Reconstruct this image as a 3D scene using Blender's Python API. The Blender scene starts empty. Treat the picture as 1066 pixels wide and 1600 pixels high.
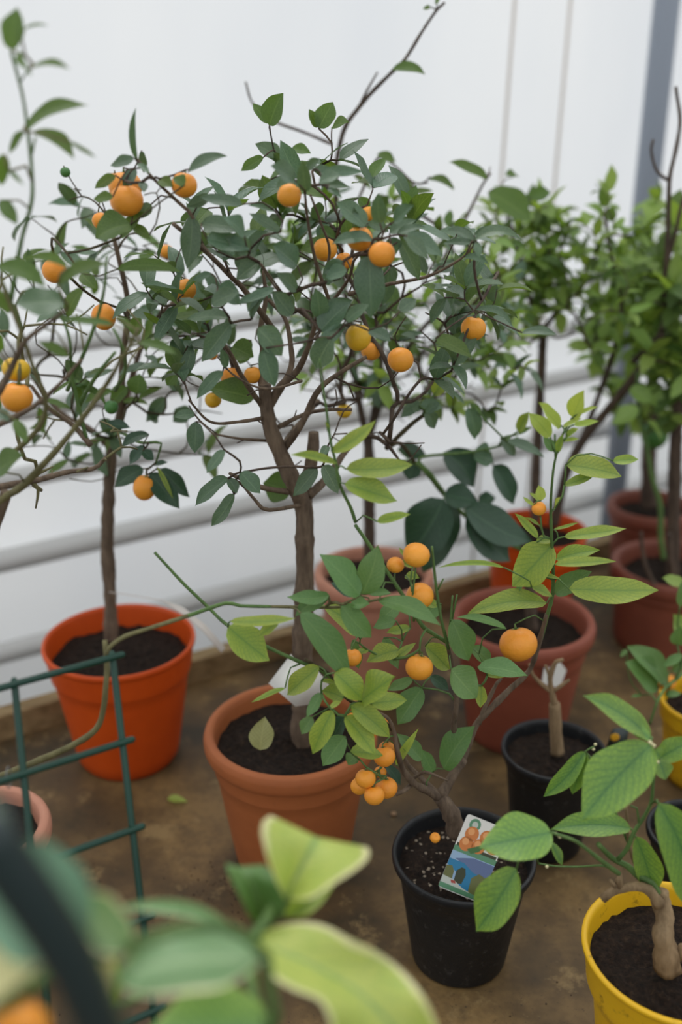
import bpy, math, random
from mathutils import Vector, Matrix, noise
R = math.radians
rnd = random.Random(7)
SC = bpy.context.scene
COL = SC.collection

# ------------------------------------------------------------------ camera frame
F = 1650.0; PITCH = R(22.6); TZ = 0.75; CH = 1.14
CAM = Vector((0, 0, TZ + CH)); cP, sP = math.cos(PITCH), math.sin(PITCH)
def ray(u, v):
    a = (u - 533) / F; b = (v - 800) / F
    return Vector((a, cP - b * sP, -sP - b * cP))
def at(u, v, Y):                       # point seen at (u, v) standing Y metres ahead
    d = ray(u, v); return CAM + d * (Y / d.y)
def on_z(u, v, z):
    d = ray(u, v); return CAM + d * ((z - CAM.z) / d.z)
def depth(p):
    q = p - CAM; return q.y * cP - q.z * sP
def ppm(p): return F / depth(p)        # pixels per metre there
CR = {'A': (0, 0, 2.665), 'B': (350, 0, 2.665), 'C': (666, 150, 2.665), 'D': (0, 400, 2.665), 'E': (250, 400, 2.665),
      'F': (600, 580, 2.2876), 'G': (0, 850, 2.665), 'H': (240, 820, 2.665), 'I': (480, 820, 2.665),
      'J': (740, 1000, 2.6656), 'K': (0, 1200, 2.665), 'L': (320, 1200, 2.4227), 'M': (480, 700, 1.819), 'P': (0, 0, 1)}
def px(c, x, y):
    o = CR[c]; return o[0] + x / o[2], o[1] + y / o[2]

# ------------------------------------------------------------------ materials
def s2l(c):
    return tuple(((x / 255) / 12.92 if x / 255 <= .04045 else ((x / 255 + .055) / 1.055) ** 2.4) for x in c) + (1,)
def new_mat(name):
    m = bpy.data.materials.new(name); m.use_nodes = True
    nt = m.node_tree; nt.nodes.clear()
    out = nt.nodes.new('ShaderNodeOutputMaterial')
    return m, nt, out
def N(nt, t, **kw):
    n = nt.nodes.new(t)
    for k, v in kw.items():
        if k.startswith('_'): setattr(n, k[1:], v)
        else: n.inputs[k.replace('__', ' ')].default_value = v
    return n
def ramp(nt, fac, stops):
    r = nt.nodes.new('ShaderNodeValToRGB'); nt.links.new(fac, r.inputs['Fac'])
    e = r.color_ramp.elements
    e[0].position, e[0].color = stops[0][0], stops[0][1]
    e[1].position, e[1].color = stops[-1][0], stops[-1][1]
    for p, c in stops[1:-1]:
        x = e.new(p); x.color = c
    return r.outputs['Color']
def math_n(nt, op, a, b=None, c=None):
    n = nt.nodes.new('ShaderNodeMath'); n.operation = op
    for i, v in enumerate((a, b, c)):
        if v is None: continue
        if isinstance(v, (int, float)): n.inputs[i].default_value = v
        else: nt.links.new(v, n.inputs[i])
    return n.outputs[0]
def mixc(nt, fac, a, b, mode='MIX'):
    n = nt.nodes.new('ShaderNodeMix'); n.data_type = 'RGBA'; n.blend_type = mode
    for s, v in ((0, fac), (6, a), (7, b)):
        if isinstance(v, (int, float, tuple)): n.inputs[s].default_value = v
        else: nt.links.new(v, n.inputs[s])
    return n.outputs[2]
def noise_n(nt, scale, detail=4, rough=.55, coord='Object', vec=None):
    n = N(nt, 'ShaderNodeTexNoise', Scale=scale, Detail=detail, Roughness=rough)
    if vec is None:
        tc = nt.nodes.new('ShaderNodeTexCoord'); vec = tc.outputs[coord]
    nt.links.new(vec, n.inputs['Vector']); return n.outputs['Fac']
def princ(nt, out, col, rough=.5, bump=None, bstr=.3, bdist=.002, spec=.5, sss=0, extra=None):
    p = N(nt, 'ShaderNodeBsdfPrincipled', Roughness=rough)
    p.inputs['Specular IOR Level'].default_value = spec
    if isinstance(col, tuple): p.inputs['Base Color'].default_value = col
    else: nt.links.new(col, p.inputs['Base Color'])
    if sss:
        p.inputs['Subsurface Weight'].default_value = sss
        p.inputs['Subsurface Radius'].default_value = (.012, .005, .002); p.inputs['Subsurface Scale'].default_value = .5
    if bump is not None:
        b = N(nt, 'ShaderNodeBump', Strength=bstr, Distance=bdist)
        nt.links.new(bump, b.inputs['Height']); nt.links.new(b.outputs[0], p.inputs['Normal'])
    if out is not None: nt.links.new(p.outputs[0], out.inputs['Surface'])
    return p

def leaf_mat(name, col, vein, dark=None, edge=None, nveins=9, veinamt=.5, rough=.42, trans=.3, tcol=None, mottle=.35, rim=None, net=.22):
    m, nt, out = new_mat(name)
    uv = nt.nodes.new('ShaderNodeUVMap'); sep = nt.nodes.new('ShaderNodeSeparateXYZ'); nt.links.new(uv.outputs[0], sep.inputs[0])
    u, v = sep.outputs[0], sep.outputs[1]
    a = math_n(nt, 'ABSOLUTE', math_n(nt, 'SUBTRACT', v, .5))          # 0 centre, .5 edge
    tc = nt.nodes.new('ShaderNodeTexCoord')
    nz = noise_n(nt, 60, 3, .6, vec=tc.outputs['Object'])
    k = math_n(nt, 'ADD', math_n(nt, 'MULTIPLY', math_n(nt, 'SUBTRACT', u, math_n(nt, 'MULTIPLY', math_n(nt, 'POWER', a, .8), .62)), float(nveins)), math_n(nt, 'MULTIPLY', noise_n(nt, 75, 2, .5, vec=tc.outputs['Object']), 1.1))
    w = math_n(nt, 'ABSOLUTE', math_n(nt, 'SUBTRACT', math_n(nt, 'FRACT', k), .5))   # 0..0.5, vein where near 0
    vein_f = math_n(nt, 'SUBTRACT', 1.0, math_n(nt, 'SMOOTH_MIN', math_n(nt, 'MULTIPLY', w, 4.2), 1.0, .5))
    mid = math_n(nt, 'LESS_THAN', a, .022)
    mid_s = math_n(nt, 'SUBTRACT', 1.0, math_n(nt, 'MINIMUM', math_n(nt, 'MULTIPLY', a, 22.0), 1.0))
    base = mixc(nt, math_n(nt, 'MULTIPLY', nz, mottle * 2), s2l(col), s2l(dark or tuple(int(x * .8) for x in col)))
    c1 = mixc(nt, math_n(nt, 'MULTIPLY', vein_f, veinamt), base, s2l(vein))
    vo = N(nt, 'ShaderNodeTexVoronoi', Scale=210.0, _feature='DISTANCE_TO_EDGE'); nt.links.new(tc.outputs['Object'], vo.inputs['Vector'])
    nf = math_n(nt, 'SUBTRACT', 1.0, math_n(nt, 'MINIMUM', math_n(nt, 'MULTIPLY', vo.outputs['Distance'], 5.0), 1.0))
    if rim:
        rf = math_n(nt, 'MULTIPLY', math_n(nt, 'MULTIPLY', a, 2.0), math_n(nt, 'SUBTRACT', 1.0, math_n(nt, 'MULTIPLY', vein_f, .6)))
        c1 = mixc(nt, math_n(nt, 'MULTIPLY', rf, .75), c1, s2l(rim))
    c1 = mixc(nt, math_n(nt, 'MULTIPLY', nf, net), c1, s2l(vein))
    c2 = mixc(nt, math_n(nt, 'MULTIPLY', mid_s, .7), c1, s2l(vein))
    if edge:
        nz2 = noise_n(nt, 22, 2, .5, vec=tc.outputs['Object'])
        e = math_n(nt, 'GREATER_THAN', math_n(nt, 'ADD', a, math_n(nt, 'MULTIPLY', nz2, .16)), .52)
        c2 = mixc(nt, e, c2, s2l(edge))
    at_ = nt.nodes.new('ShaderNodeAttribute'); at_.attribute_name = 'tint'
    c3 = mixc(nt, 1.0, c2, at_.outputs['Color'], 'MULTIPLY')
    bm = math_n(nt, 'SUBTRACT', math_n(nt, 'MULTIPLY', nz, .3), math_n(nt, 'ADD', math_n(nt, 'MULTIPLY', vein_f, .35), mid_s))
    p = princ(nt, None, c3, rough, bm, .3, .001, .5)
    t = nt.nodes.new('ShaderNodeBsdfTranslucent')
    tl = mixc(nt, 1.0, c3, s2l(tcol or (235, 245, 120)), 'MULTIPLY')
    g = nt.nodes.new('ShaderNodeGamma'); g.inputs[1].default_value = .8; nt.links.new(tl, g.inputs[0])
    nt.links.new(g.outputs[0], t.inputs[0])
    mx = nt.nodes.new('ShaderNodeMixShader'); mx.inputs[0].default_value = trans
    nt.links.new(p.outputs[0], mx.inputs[1]); nt.links.new(t.outputs[0], mx.inputs[2])
    nt.links.new(mx.outputs[0], out.inputs['Surface'])
    return m
def bark_mat(name, c1, c2, scale=90, rough=.8):
    m, nt, out = new_mat(name)
    tc = nt.nodes.new('ShaderNodeTexCoord'); mp = nt.nodes.new('ShaderNodeMapping'); mp.inputs['Scale'].default_value = (1, 1, .22)
    nt.links.new(tc.outputs['Object'], mp.inputs[0])
    f = noise_n(nt, scale, 5, .65, vec=mp.outputs[0])
    col = ramp(nt, f, [(.3, s2l(c1)), (.7, s2l(c2))])
    princ(nt, out, col, rough, f, .8, .004, .3); return m
def fruit_mat(name, c1, c2, sss=.15):
    m, nt, out = new_mat(name)
    f = noise_n(nt, 14, 2, .5)
    at_ = nt.nodes.new('ShaderNodeAttribute'); at_.attribute_name = 'tint'
    col = mixc(nt, 1.0, ramp(nt, f, [(.35, s2l(c1)), (.65, s2l(c2))]), at_.outputs['Color'], 'MULTIPLY')
    sp = noise_n(nt, 230, 2, .6); blem = noise_n(nt, 45, 5, .7)
    col = mixc(nt, ramp(nt, blem, [(.66, (0, 0, 0, 1)), (.76, (.55, .55, .55, 1))]), col, s2l((130, 88, 42)))
    princ(nt, out, col, .42, sp, .45, .0012, .45, sss); return m
def plastic_mat(name, c, c2=None, rough=.55, dirt=None, dscale=9, damt=.5, bump=.15):
    m, nt, out = new_mat(name)
    f = noise_n(nt, dscale, 6, .65)
    col = mixc(nt, ramp(nt, f, [(.35, (0, 0, 0, 1)), (.7, (1, 1, 1, 1))]), s2l(c), s2l(c2 or tuple(int(x * .9) for x in c)))
    if dirt:
        g = noise_n(nt, dscale * 6, 6, .75)
        col = mixc(nt, ramp(nt, g, [(.57, (0, 0, 0, 1)), (.68, (damt,) * 3 + (1,))]), col, s2l(dirt))
    princ(nt, out, col, rough, noise_n(nt, 160, 3, .6), bump, .0015, .4); return m
def soil_mat(name, speck=.0):
    m, nt, out = new_mat(name)
    f = noise_n(nt, 130, 6, .75)
    col = ramp(nt, f, [(.35, s2l((22, 16, 13))), (.55, s2l((48, 36, 28))), (.75, s2l((84, 66, 50)))])
    if speck:
        tc = nt.nodes.new('ShaderNodeTexCoord')
        v = N(nt, 'ShaderNodeTexVoronoi', Scale=150.0); nt.links.new(tc.outputs['Object'], v.inputs['Vector'])
        sc = nt.nodes.new('ShaderNodeSeparateColor'); nt.links.new(v.outputs['Color'], sc.inputs[0])
        k = math_n(nt, 'MULTIPLY', math_n(nt, 'LESS_THAN', v.outputs['Distance'], .34), math_n(nt, 'GREATER_THAN', sc.outputs[0], 1 - speck))
        col = mixc(nt, k, col, s2l((175, 160, 140)))
    princ(nt, out, col, .9, f, 1.0, .008, .25); return m
def simple(name, c, rough=.5, metal=0, spec=.5):
    m, nt, out = new_mat(name); p = princ(nt, out, s2l(c), rough, spec=spec); p.inputs['Metallic'].default_value = metal; return m

M = {}
M['leaf_dark'] = leaf_mat('kumquat_leaf', (88, 114, 90), (116, 140, 112), (72, 98, 76), veinamt=.12, rough=.33, trans=.24)
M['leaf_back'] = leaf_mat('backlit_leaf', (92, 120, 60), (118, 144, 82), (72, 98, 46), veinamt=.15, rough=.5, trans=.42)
M['leaf_lime'] = leaf_mat('calamondin_leaf', (148, 166, 66), (98, 134, 64), (116, 148, 62), veinamt=.34, rim=(172, 184, 78), net=.3, rough=.45, trans=.3, nveins=10, mottle=.5)
M['leaf_mid'] = leaf_mat('calamondin_green_leaf', (98, 134, 76), (120, 152, 92), (82, 122, 66), veinamt=.2, rough=.4, trans=.25)
M['leaf_yel'] = leaf_mat('young_leaf', (186, 198, 96), (140, 170, 80), (160, 184, 84), veinamt=.4, rough=.5, trans=.35)
M['leaf_lemon'] = leaf_mat('lemon_leaf', (112, 154, 72), (58, 104, 62), (90, 134, 68), veinamt=.42, rim=(146, 176, 66), net=.35, rough=.4, trans=.24, nveins=10, mottle=.4)
M['leaf_cream'] = leaf_mat('cream_leaf', (222, 212, 162), (176, 186, 120), (204, 200, 130), veinamt=.1, rough=.5, trans=.25)
M['leaf_sea'] = leaf_mat('sea_green_leaf', (108, 146, 120), (130, 160, 130), (92, 130, 104), veinamt=.1, rough=.5, trans=.2)
M['leaf_deep'] = leaf_mat('deep_leaf', (42, 74, 52), (72, 104, 76), (34, 62, 44), veinamt=.18, rough=.33, trans=.16)
M['leaf_var'] = leaf_mat('variegated_leaf', (166, 192, 84), (110, 156, 100), (198, 208, 108), edge=(232, 228, 176), veinamt=.2, rough=.5, trans=.36, mottle=.8)
M['leaf_var2'] = leaf_mat('variegated_grey_leaf', (138, 168, 128), (168, 190, 144), (112, 152, 104), edge=(224, 218, 182), veinamt=.2, rough=.45, trans=.25, mottle=.8)
M['leaf_bg'] = leaf_mat('background_leaf', (152, 180, 98), (166, 192, 114), (118, 152, 76), veinamt=.1, rough=.45, trans=.42)
M['bark'] = bark_mat('brown_bark', (76, 63, 52), (126, 108, 90))
M['bark_dark'] = bark_mat('dark_bark', (58, 48, 42), (98, 82, 68))
M['bark_grey'] = bark_mat('knobbly_bark', (104, 84, 60), (158, 134, 102), 70)
M['twig'] = bark_mat('twig_bark', (60, 50, 36), (84, 76, 50), 140)
M['green_stem'] = bark_mat('green_stem', (70, 96, 52), (100, 128, 70), 60, .55)
M['olive_stem'] = bark_mat('olive_stem', (92, 88, 58), (122, 116, 78), 80, .65)
M['fruit'] = fruit_mat('orange_fruit', (232, 146, 40), (238, 160, 52))
M['fruit_y'] = fruit_mat('yellow_fruit', (214, 168, 30), (228, 182, 44))
M['fruit_g'] = fruit_mat('green_fruit', (58, 104, 52), (74, 122, 58), .05)
M['calyx'] = simple('calyx_green', (96, 118, 60), .6)
M['terra'] = plastic_mat('terracotta_plastic', (170, 98, 54), (154, 86, 46), .6, (130, 82, 54), 7, .3)
M['pink'] = plastic_mat('pale_terracotta', (196, 140, 116), (180, 122, 98), .65, (150, 110, 90), 9, .4)
M['orange'] = plastic_mat('orange_plastic', (208, 80, 12), (192, 70, 8), .5)
M['brick'] = plastic_mat('brick_red_plastic', (144, 76, 56), (130, 68, 50), .55)
M['brown'] = plastic_mat('red_brown_plastic', (128, 70, 52), (112, 60, 46), .55)
M['black'] = plastic_mat('black_plastic', (27, 28, 30), (20, 21, 23), .45, (98, 96, 94), 12, .35, .3)
M['yellow'] = plastic_mat('yellow_plastic', (226, 180, 28), (214, 164, 22), .42, (66, 48, 26), 5, .75)
M['soil'] = soil_mat('potting_soil'); M['soil_s'] = soil_mat('potting_soil_with_grit', .26)
M['rail'] = simple('painted_tube', (196, 196, 194), .5)
M['post'] = simple('grey_post', (138, 146, 158), .5)
M['strand'] = simple('pale_cord', (214, 206, 198), .8)
M['wire'] = plastic_mat('green_coated_wire', (16, 60, 46), (14, 50, 40), .35, bump=.1)
M['white'] = simple('white_card', (226, 224, 218), .5)
M['stake'] = simple('dark_stake', (34, 48, 48), .35)

# table board
m, nt, out = new_mat('worn_bench_board'); M['bench'] = m
a_ = noise_n(nt, 4.5, 5, .6, 'Object'); b_ = noise_n(nt, 22, 6, .7, 'Object')
c_ = ramp(nt, a_, [(.38, s2l((56, 48, 32))), (.5, s2l((90, 71, 43))), (.62, s2l((132, 106, 66)))])
c_ = mixc(nt, ramp(nt, b_, [(.45, (0, 0, 0, 1)), (.72, (.7, .7, .7, 1))]), c_, s2l((84, 66, 44)))
d_ = noise_n(nt, 9, 4, .7, 'Object')
c_ = mixc(nt, ramp(nt, d_, [(.58, (0, 0, 0, 1)), (.7, (.6, .6, .6, 1))]), c_, s2l((74, 62, 44)))
e_ = noise_n(nt, 160, 4, .7, 'Object')
c_ = mixc(nt, ramp(nt, e_, [(.60, (0, 0, 0, 1)), (.70, (.8, .8, .8, 1))]), c_, s2l((48, 40, 30)))
g2 = noise_n(nt, 13, 5, .7, 'Object')
c_ = mixc(nt, ramp(nt, g2, [(.58, (0, 0, 0, 1)), (.68, (.65, .65, .65, 1))]), c_, s2l((150, 126, 84)))
princ(nt, out, c_, .6, b_, .25, .003, .4)
m, nt, out = new_mat('edging_timber'); M['timber'] = m
tc = nt.nodes.new('ShaderNodeTexCoord'); mp = nt.nodes.new('ShaderNodeMapping'); mp.inputs['Scale'].default_value = (.08, 1, 1)
nt.links.new(tc.outputs['Object'], mp.inputs[0])
f_ = noise_n(nt, 60, 5, .6, vec=mp.outputs[0])
princ(nt, out, ramp(nt, f_, [(.3, s2l((112, 92, 62))), (.7, s2l((158, 136, 98)))]), .7, f_, .4, .002, .3)
# polythene film: lets daylight through, diffuse on both sides
m, nt, out = new_mat('polythene_film'); M['film'] = m
tc = nt.nodes.new('ShaderNodeTexCoord'); mp = nt.nodes.new('ShaderNodeMapping'); mp.inputs['Scale'].default_value = (1, 1, .35)
nt.links.new(tc.outputs['Object'], mp.inputs[0])
g_ = noise_n(nt, 2.2, 3, .5, vec=mp.outputs[0])
fc = ramp(nt, g_, [(.3, (.80, .82, .85, 1)), (.7, (.88, .89, .90, 1))])
df = nt.nodes.new('ShaderNodeBsdfDiffuse'); tr = nt.nodes.new('ShaderNodeBsdfTranslucent')
nt.links.new(fc, df.inputs[0]); nt.links.new(fc, tr.inputs[0])
mx = nt.nodes.new('ShaderNodeMixShader'); mx.inputs[0].default_value = .62
nt.links.new(df.outputs[0], mx.inputs[1]); nt.links.new(tr.outputs[0], mx.inputs[2]); nt.links.new(mx.outputs[0], out.inputs['Surface'])
m, nt, out = new_mat('ground'); M['ground'] = m
h_ = noise_n(nt, 3, 5, .6)
princ(nt, out, ramp(nt, h_, [(.3, s2l((84, 82, 76))), (.7, s2l((104, 102, 96)))]), .9, h_, .3, .01, .2)

M['shade_bank'] = simple('shade_bank_surface', (70, 76, 60), .95)  # dull surface of the bank added to shade the lower film
# ------------------------------------------------------------------ mesh builder
class MB:
    def __init__(s): s.v = []; s.f = []; s.uv = []; s.t = []; s.mi = []
    def add(s, verts, faces, uvs=None, tint=(1, 1, 1), mi=0):
        o = len(s.v); s.v += verts; s.f += [tuple(i + o for i in f) for f in faces]
        s.uv += uvs if uvs else [(0, 0)] * len(verts); s.t += [tint] * len(verts); s.mi += [mi] * len(faces)
    def build(s, name, mats, parent=None, smooth=True, origin=None, solid=0):
        base = parent_origin(parent) if parent else Vector()
        og = origin if origin is not None else base
        me = bpy.data.meshes.new(name)
        me.from_pydata([tuple(Vector(p) - og) for p in s.v], [], s.f)
        uvl = me.uv_layers.new(name='UVMap')
        fl = []
        for l in me.loops: fl += s.uv[l.vertex_index]
        uvl.data.foreach_set('uv', fl)
        ca = me.color_attributes.new('tint', 'FLOAT_COLOR', 'POINT')
        ca.data.foreach_set('color', [x for t in s.t for x in (*t, 1)])
        if not isinstance(mats, (list, tuple)): mats = [mats]
        for m in mats: me.materials.append(m)
        me.polygons.foreach_set('material_index', s.mi)
        if smooth: me.polygons.foreach_set('use_smooth', [True] * len(me.polygons))
        o = bpy.data.objects.new(name, me); COL.objects.link(o)
        if parent: o.parent = parent
        o.location = og - base
        if solid:
            md = o.modifiers.new('thickness', 'SOLIDIFY'); md.thickness = solid; md.offset = 0
        return o
ORG = {}
def parent_origin(p): return ORG[p.name]
def thing(name, loc, label, cat, group=None):
    o = bpy.data.objects.new(name, None); COL.objects.link(o); o.location = loc; o.empty_display_size = .05
    o['label'] = label; o['category'] = cat
    if group: o['group'] = group
    ORG[o.name] = Vector(loc); return o
def tag(o, label, cat, group=None, kind=None):
    o['label'] = label; o['category'] = cat
    if group: o['group'] = group
    if kind: o['kind'] = kind
    return o
def keep(o, base):                       # lets a part carry sub-parts
    ORG[o.name] = base; return o

def catmull(P, Rr, step):
    if len(P) == 2: P = [P[0], P[0].lerp(P[1], .5), P[1]]; Rr = [Rr[0], (Rr[0] + Rr[1]) / 2, Rr[1]]
    n = len(P); op, orr = [], []
    for i in range(n - 1):
        p0 = P[i - 1] if i else P[i] * 2 - P[i + 1]; p1 = P[i]; p2 = P[i + 1]; p3 = P[i + 2] if i + 2 < n else P[i + 1] * 2 - P[i]
        k = max(1, int((p2 - p1).length / step))
        for j in range(k):
            t = j / k
            op.append(.5 * ((2 * p1) + (p2 - p0) * t + (2 * p0 - 5 * p1 + 4 * p2 - p3) * t * t + (3 * p1 - p0 - 3 * p2 + p3) * t ** 3))
            orr.append(Rr[i] * (1 - t) + Rr[i + 1] * t)
    op.append(P[-1].copy()); orr.append(Rr[-1]); return op, orr
def tube(mb, P, Rr, sides=7, mi=0, rough=0, tint=(1, 1, 1), cap=True):
    n = len(P)
    if n < 2: return
    t = (P[1] - P[0]).normalized(); up = Vector((0, 0, 1)) if abs(t.z) < .9 else Vector((1, 0, 0))
    a = t.cross(up).normalized(); vs = []; uvs = []
    for i, p in enumerate(P):
        t = (P[min(i + 1, n - 1)] - P[max(i - 1, 0)])
        if t.length < 1e-9: t = Vector((0, 0, 1))
        t.normalize(); a = (a - t * a.dot(t))
        if a.length < 1e-6: a = t.orthogonal()
        a.normalize(); b = t.cross(a)
        r = Rr[i]
        if rough: r *= 1 + rough * (noise.noise(p * 55) + .6 * noise.noise(p * 160))
        for k in range(sides):
            th = 2 * math.pi * k / sides
            rr = r * (1 + (rough * .7 * noise.noise(Vector((p.x * 60 + math.cos(th) * 2, p.y * 60 + math.sin(th) * 2, p.z * 30))) if rough else 0))
            vs.append(p + a * (math.cos(th) * rr) + b * (math.sin(th) * rr)); uvs.append((k / sides, i / n))
    fs = []
    for i in range(n - 1):
        for k in range(sides):
            q = (k + 1) % sides
            fs.append((i * sides + k, i * sides + q, (i + 1) * sides + q, (i + 1) * sides + k))
    if cap:
        fs.append(tuple(reversed(range(sides)))); fs.append(tuple((n - 1) * sides + k for k in range(sides)))
    mb.add(vs, fs, uvs, tint, mi)
def lathe(mb, c, prof, seg=56, mi=0):
    vs = []; fs = []
    for r, z in prof:
        for k in range(seg):
            th = 2 * math.pi * k / seg; vs.append(Vector((c.x + r * math.cos(th), c.y + r * math.sin(th), c.z + z)))
    for i in range(len(prof) - 1):
        for k in range(seg):
            q = (k + 1) % seg; fs.append((i * seg + k, i * seg + q, (i + 1) * seg + q, (i + 1) * seg + k))
    fs.append(tuple(reversed(range(seg))))
    mb.add(vs, fs, None, (1, 1, 1), mi)

def leaf(mb, b, t, W, Nn, fold=.16, arch=.06, side=0., wave=.04, nu=9, nv=4, tint=(1, 1, 1), mi=0, sh=(.85, .72), curl=0., seed=0):
    ax = t - b; L = ax.length
    if L < 1e-5: return
    ax.normalize(); nn = Nn - ax * Nn.dot(ax)
    if nn.length < 1e-5: nn = ax.orthogonal()
    nn.normalize(); sd = ax.cross(nn)
    vs = []; uvs = []
    for i in range(nu + 1):
        s = i / nu
        w = max(.012, math.sin(math.pi * min(1, s ** sh[0])) ** (sh[1] - .10 + .42 * s * s) if 0 < s < 1 else 0) * W * .5
        if s == 1: w = W * .01
        w0 = w
        cpt = b + ax * (L * s) + nn * (arch * L * 4 * s * (1 - s)) + sd * (side * L * 4 * s * (1 - s))
        for j in range(nv + 1):
            q = j / nv * 2 - 1; w = w0 * (1 + .055 * math.sin(s * 9 + seed + q * 1.5) * min(1, s * 4)); ww = wave * W * math.sin(s * 9 + seed + (1.3 if q > 0 else 0)) * q * q
            vs.append(cpt + sd * (q * w) + nn * (fold * abs(q) ** 1.3 * w * 2 - curl * q * q * w + ww))
            uvs.append((s, j / nv))
    fs = []
    for i in range(nu):
        for j in range(nv):
            a = i * (nv + 1) + j; fs.append((a, a + 1, a + nv + 2, a + nv + 1))
    mb.add(vs, fs, uvs, tint, mi)

def sphere(mb, c, r, ax=Vector((0, 0, 1)), ob=.94, seg=20, rings=14, tint=(1, 1, 1), dimple=.12, mi=0):
    rot = Vector((0, 0, 1)).rotation_difference(ax.normalized()).to_matrix(); vs = []; fs = []
    for i in range(rings + 1):
        th = math.pi * i / rings; rr = r * math.sin(th); z = r * ob * math.cos(th) - dimple * r * math.exp(-(th / .35) ** 2)
        for k in range(seg):
            p = 2 * math.pi * k / seg
            q = Vector((rr * math.cos(p), rr * math.sin(p), z)); q *= 1 + .018 * noise.noise(q * 60 + c * 9)
            vs.append(c + rot @ q)
    for i in range(rings):
        for k in range(seg):
            q = (k + 1) % seg; fs.append((i * seg + k, (i + 1) * seg + k, (i + 1) * seg + q, i * seg + q))
    mb.add(vs, fs, None, tint, mi)
def box(mb, c, ex, ey, ez, mi=0):
    vs = [c + ex * a + ey * b + ez * d for a in (-1, 1) for b in (-1, 1) for d in (-1, 1)]
    mb.add(vs, [(0, 1, 3, 2), (4, 6, 7, 5), (0, 4, 5, 1), (2, 3, 7, 6), (0, 2, 6, 4), (1, 5, 7, 3)], mi=mi)

# ------------------------------------------------------------------ pots
def pot_profile(kind, Rt, rb, h):
    t = .004
    if kind == 'rolled':
        s = (Rt - .012 - rb) / (h - .034)
        return [(0, 0), (rb - .004, 0), (rb, .004), (rb + s * (h * .72), h * .72), (rb + s * (h * .725) + .0025, h * .735), (Rt - .012, h - .034),
                (Rt - .004, h - .033), (Rt - .0005, h - .024), (Rt, h - .012), (Rt - .003, h - .003), (Rt - .009, h), (Rt - .015, h - .003), (Rt - .018, h - .012),
                (Rt - .020, h - .03), (rb + s * h * .5 - .006, h * .5), (rb - .006, .01), (0, .01)]
    if kind == 'collar':
        s = (Rt - .006 - rb) / h
        return [(0, 0), (rb - .010, 0), (rb - .006, .008), (rb - .002, .012), (rb + s * h * .74, h * .74), (rb + s * h * .75 + .0045, h * .765), (Rt - .004, h - .011),
                (Rt - .001, h - .010), (Rt, h - .006), (Rt - .001, h - .001), (Rt - .004, h), (Rt - .007, h - .002), (rb + s * h * .75 - .001, h * .75), (rb - .003, .01), (0, .01)]
    if kind == 'wide':
        s = (Rt - .010 - rb) / h
        return [(0, 0), (rb - .003, 0), (rb, .004), (rb + s * h * .68, h * .68), (rb + s * h * .69 + .006, h * .70), (rb + s * h * .72 + .0075, h * .73), (Rt - .004, h - .008),
                (Rt, h - .006), (Rt, h - .002), (Rt - .003, h), (Rt - .007, h - .002), (rb + s * h * .7 - .001, h * .7), (rb - .003, .01), (0, .01)]
    s = (Rt - .007 - rb) / h
    return [(0, 0), (rb - .006, 0), (rb - .001, .004), (rb, .010), (rb + s * h * .82, h * .82), (rb + s * h * .83 + .003, h * .85), (Rt - .005, h - .014),
            (Rt - .001, h - .012), (Rt, h - .006), (Rt - .001, h - .001), (Rt - .004, h), (Rt - .007, h - .003), (rb + s * h * .7 - .002, h * .7), (rb - .003, .01), (0, .01)]
def bev(prof):                              # round the profile a little
    out = [prof[0]]
    for i in range(1, len(prof) - 1):
        a, b, c = prof[i - 1], prof[i], prof[i + 1]
        for q, w in ((a, .12), (c, .12)):
            out.append((b[0] * (1 - w) + q[0] * w, b[1] * (1 - w) + q[1] * w))
    out.append(prof[-1]); return out
def make_pot(root, base, kind, Rt, rb, h, mat, soil_d=.03, soil='soil', tilt=None):
    mb = MB(); lathe(mb, base, bev(pot_profile(kind, Rt, rb, h))); o = mb.build('pot', M[mat], root)
    zs = h - soil_d; rs = rb + (Rt - rb) * (zs / h) - (.014 if kind == 'rolled' else .007)
    sb = MB(); vs = []; fs = []; nr, ns = 22, 72
    for i in range(nr + 1):
        r = rs * i / nr
        for k in range(ns):
            th = 2 * math.pi * k / ns; p = Vector((base.x + r * math.cos(th), base.y + r * math.sin(th), 0))
            z = .006 * noise.noise(p * 25) + .0045 * noise.noise(p * 90) + .003 * noise.noise(p * 210)
            vs.append(Vector((p.x, p.y, base.z + zs + z + .004 * (1 - i / nr))))
    for i in range(nr):
        for k in range(ns):
            q = (k + 1) % ns; fs.append((i * ns + k, (i + 1) * ns + k, (i + 1) * ns + q, i * ns + q))
    sb.add(vs, fs); sb.build('soil', M[soil], root)
    return base.z + zs

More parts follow.
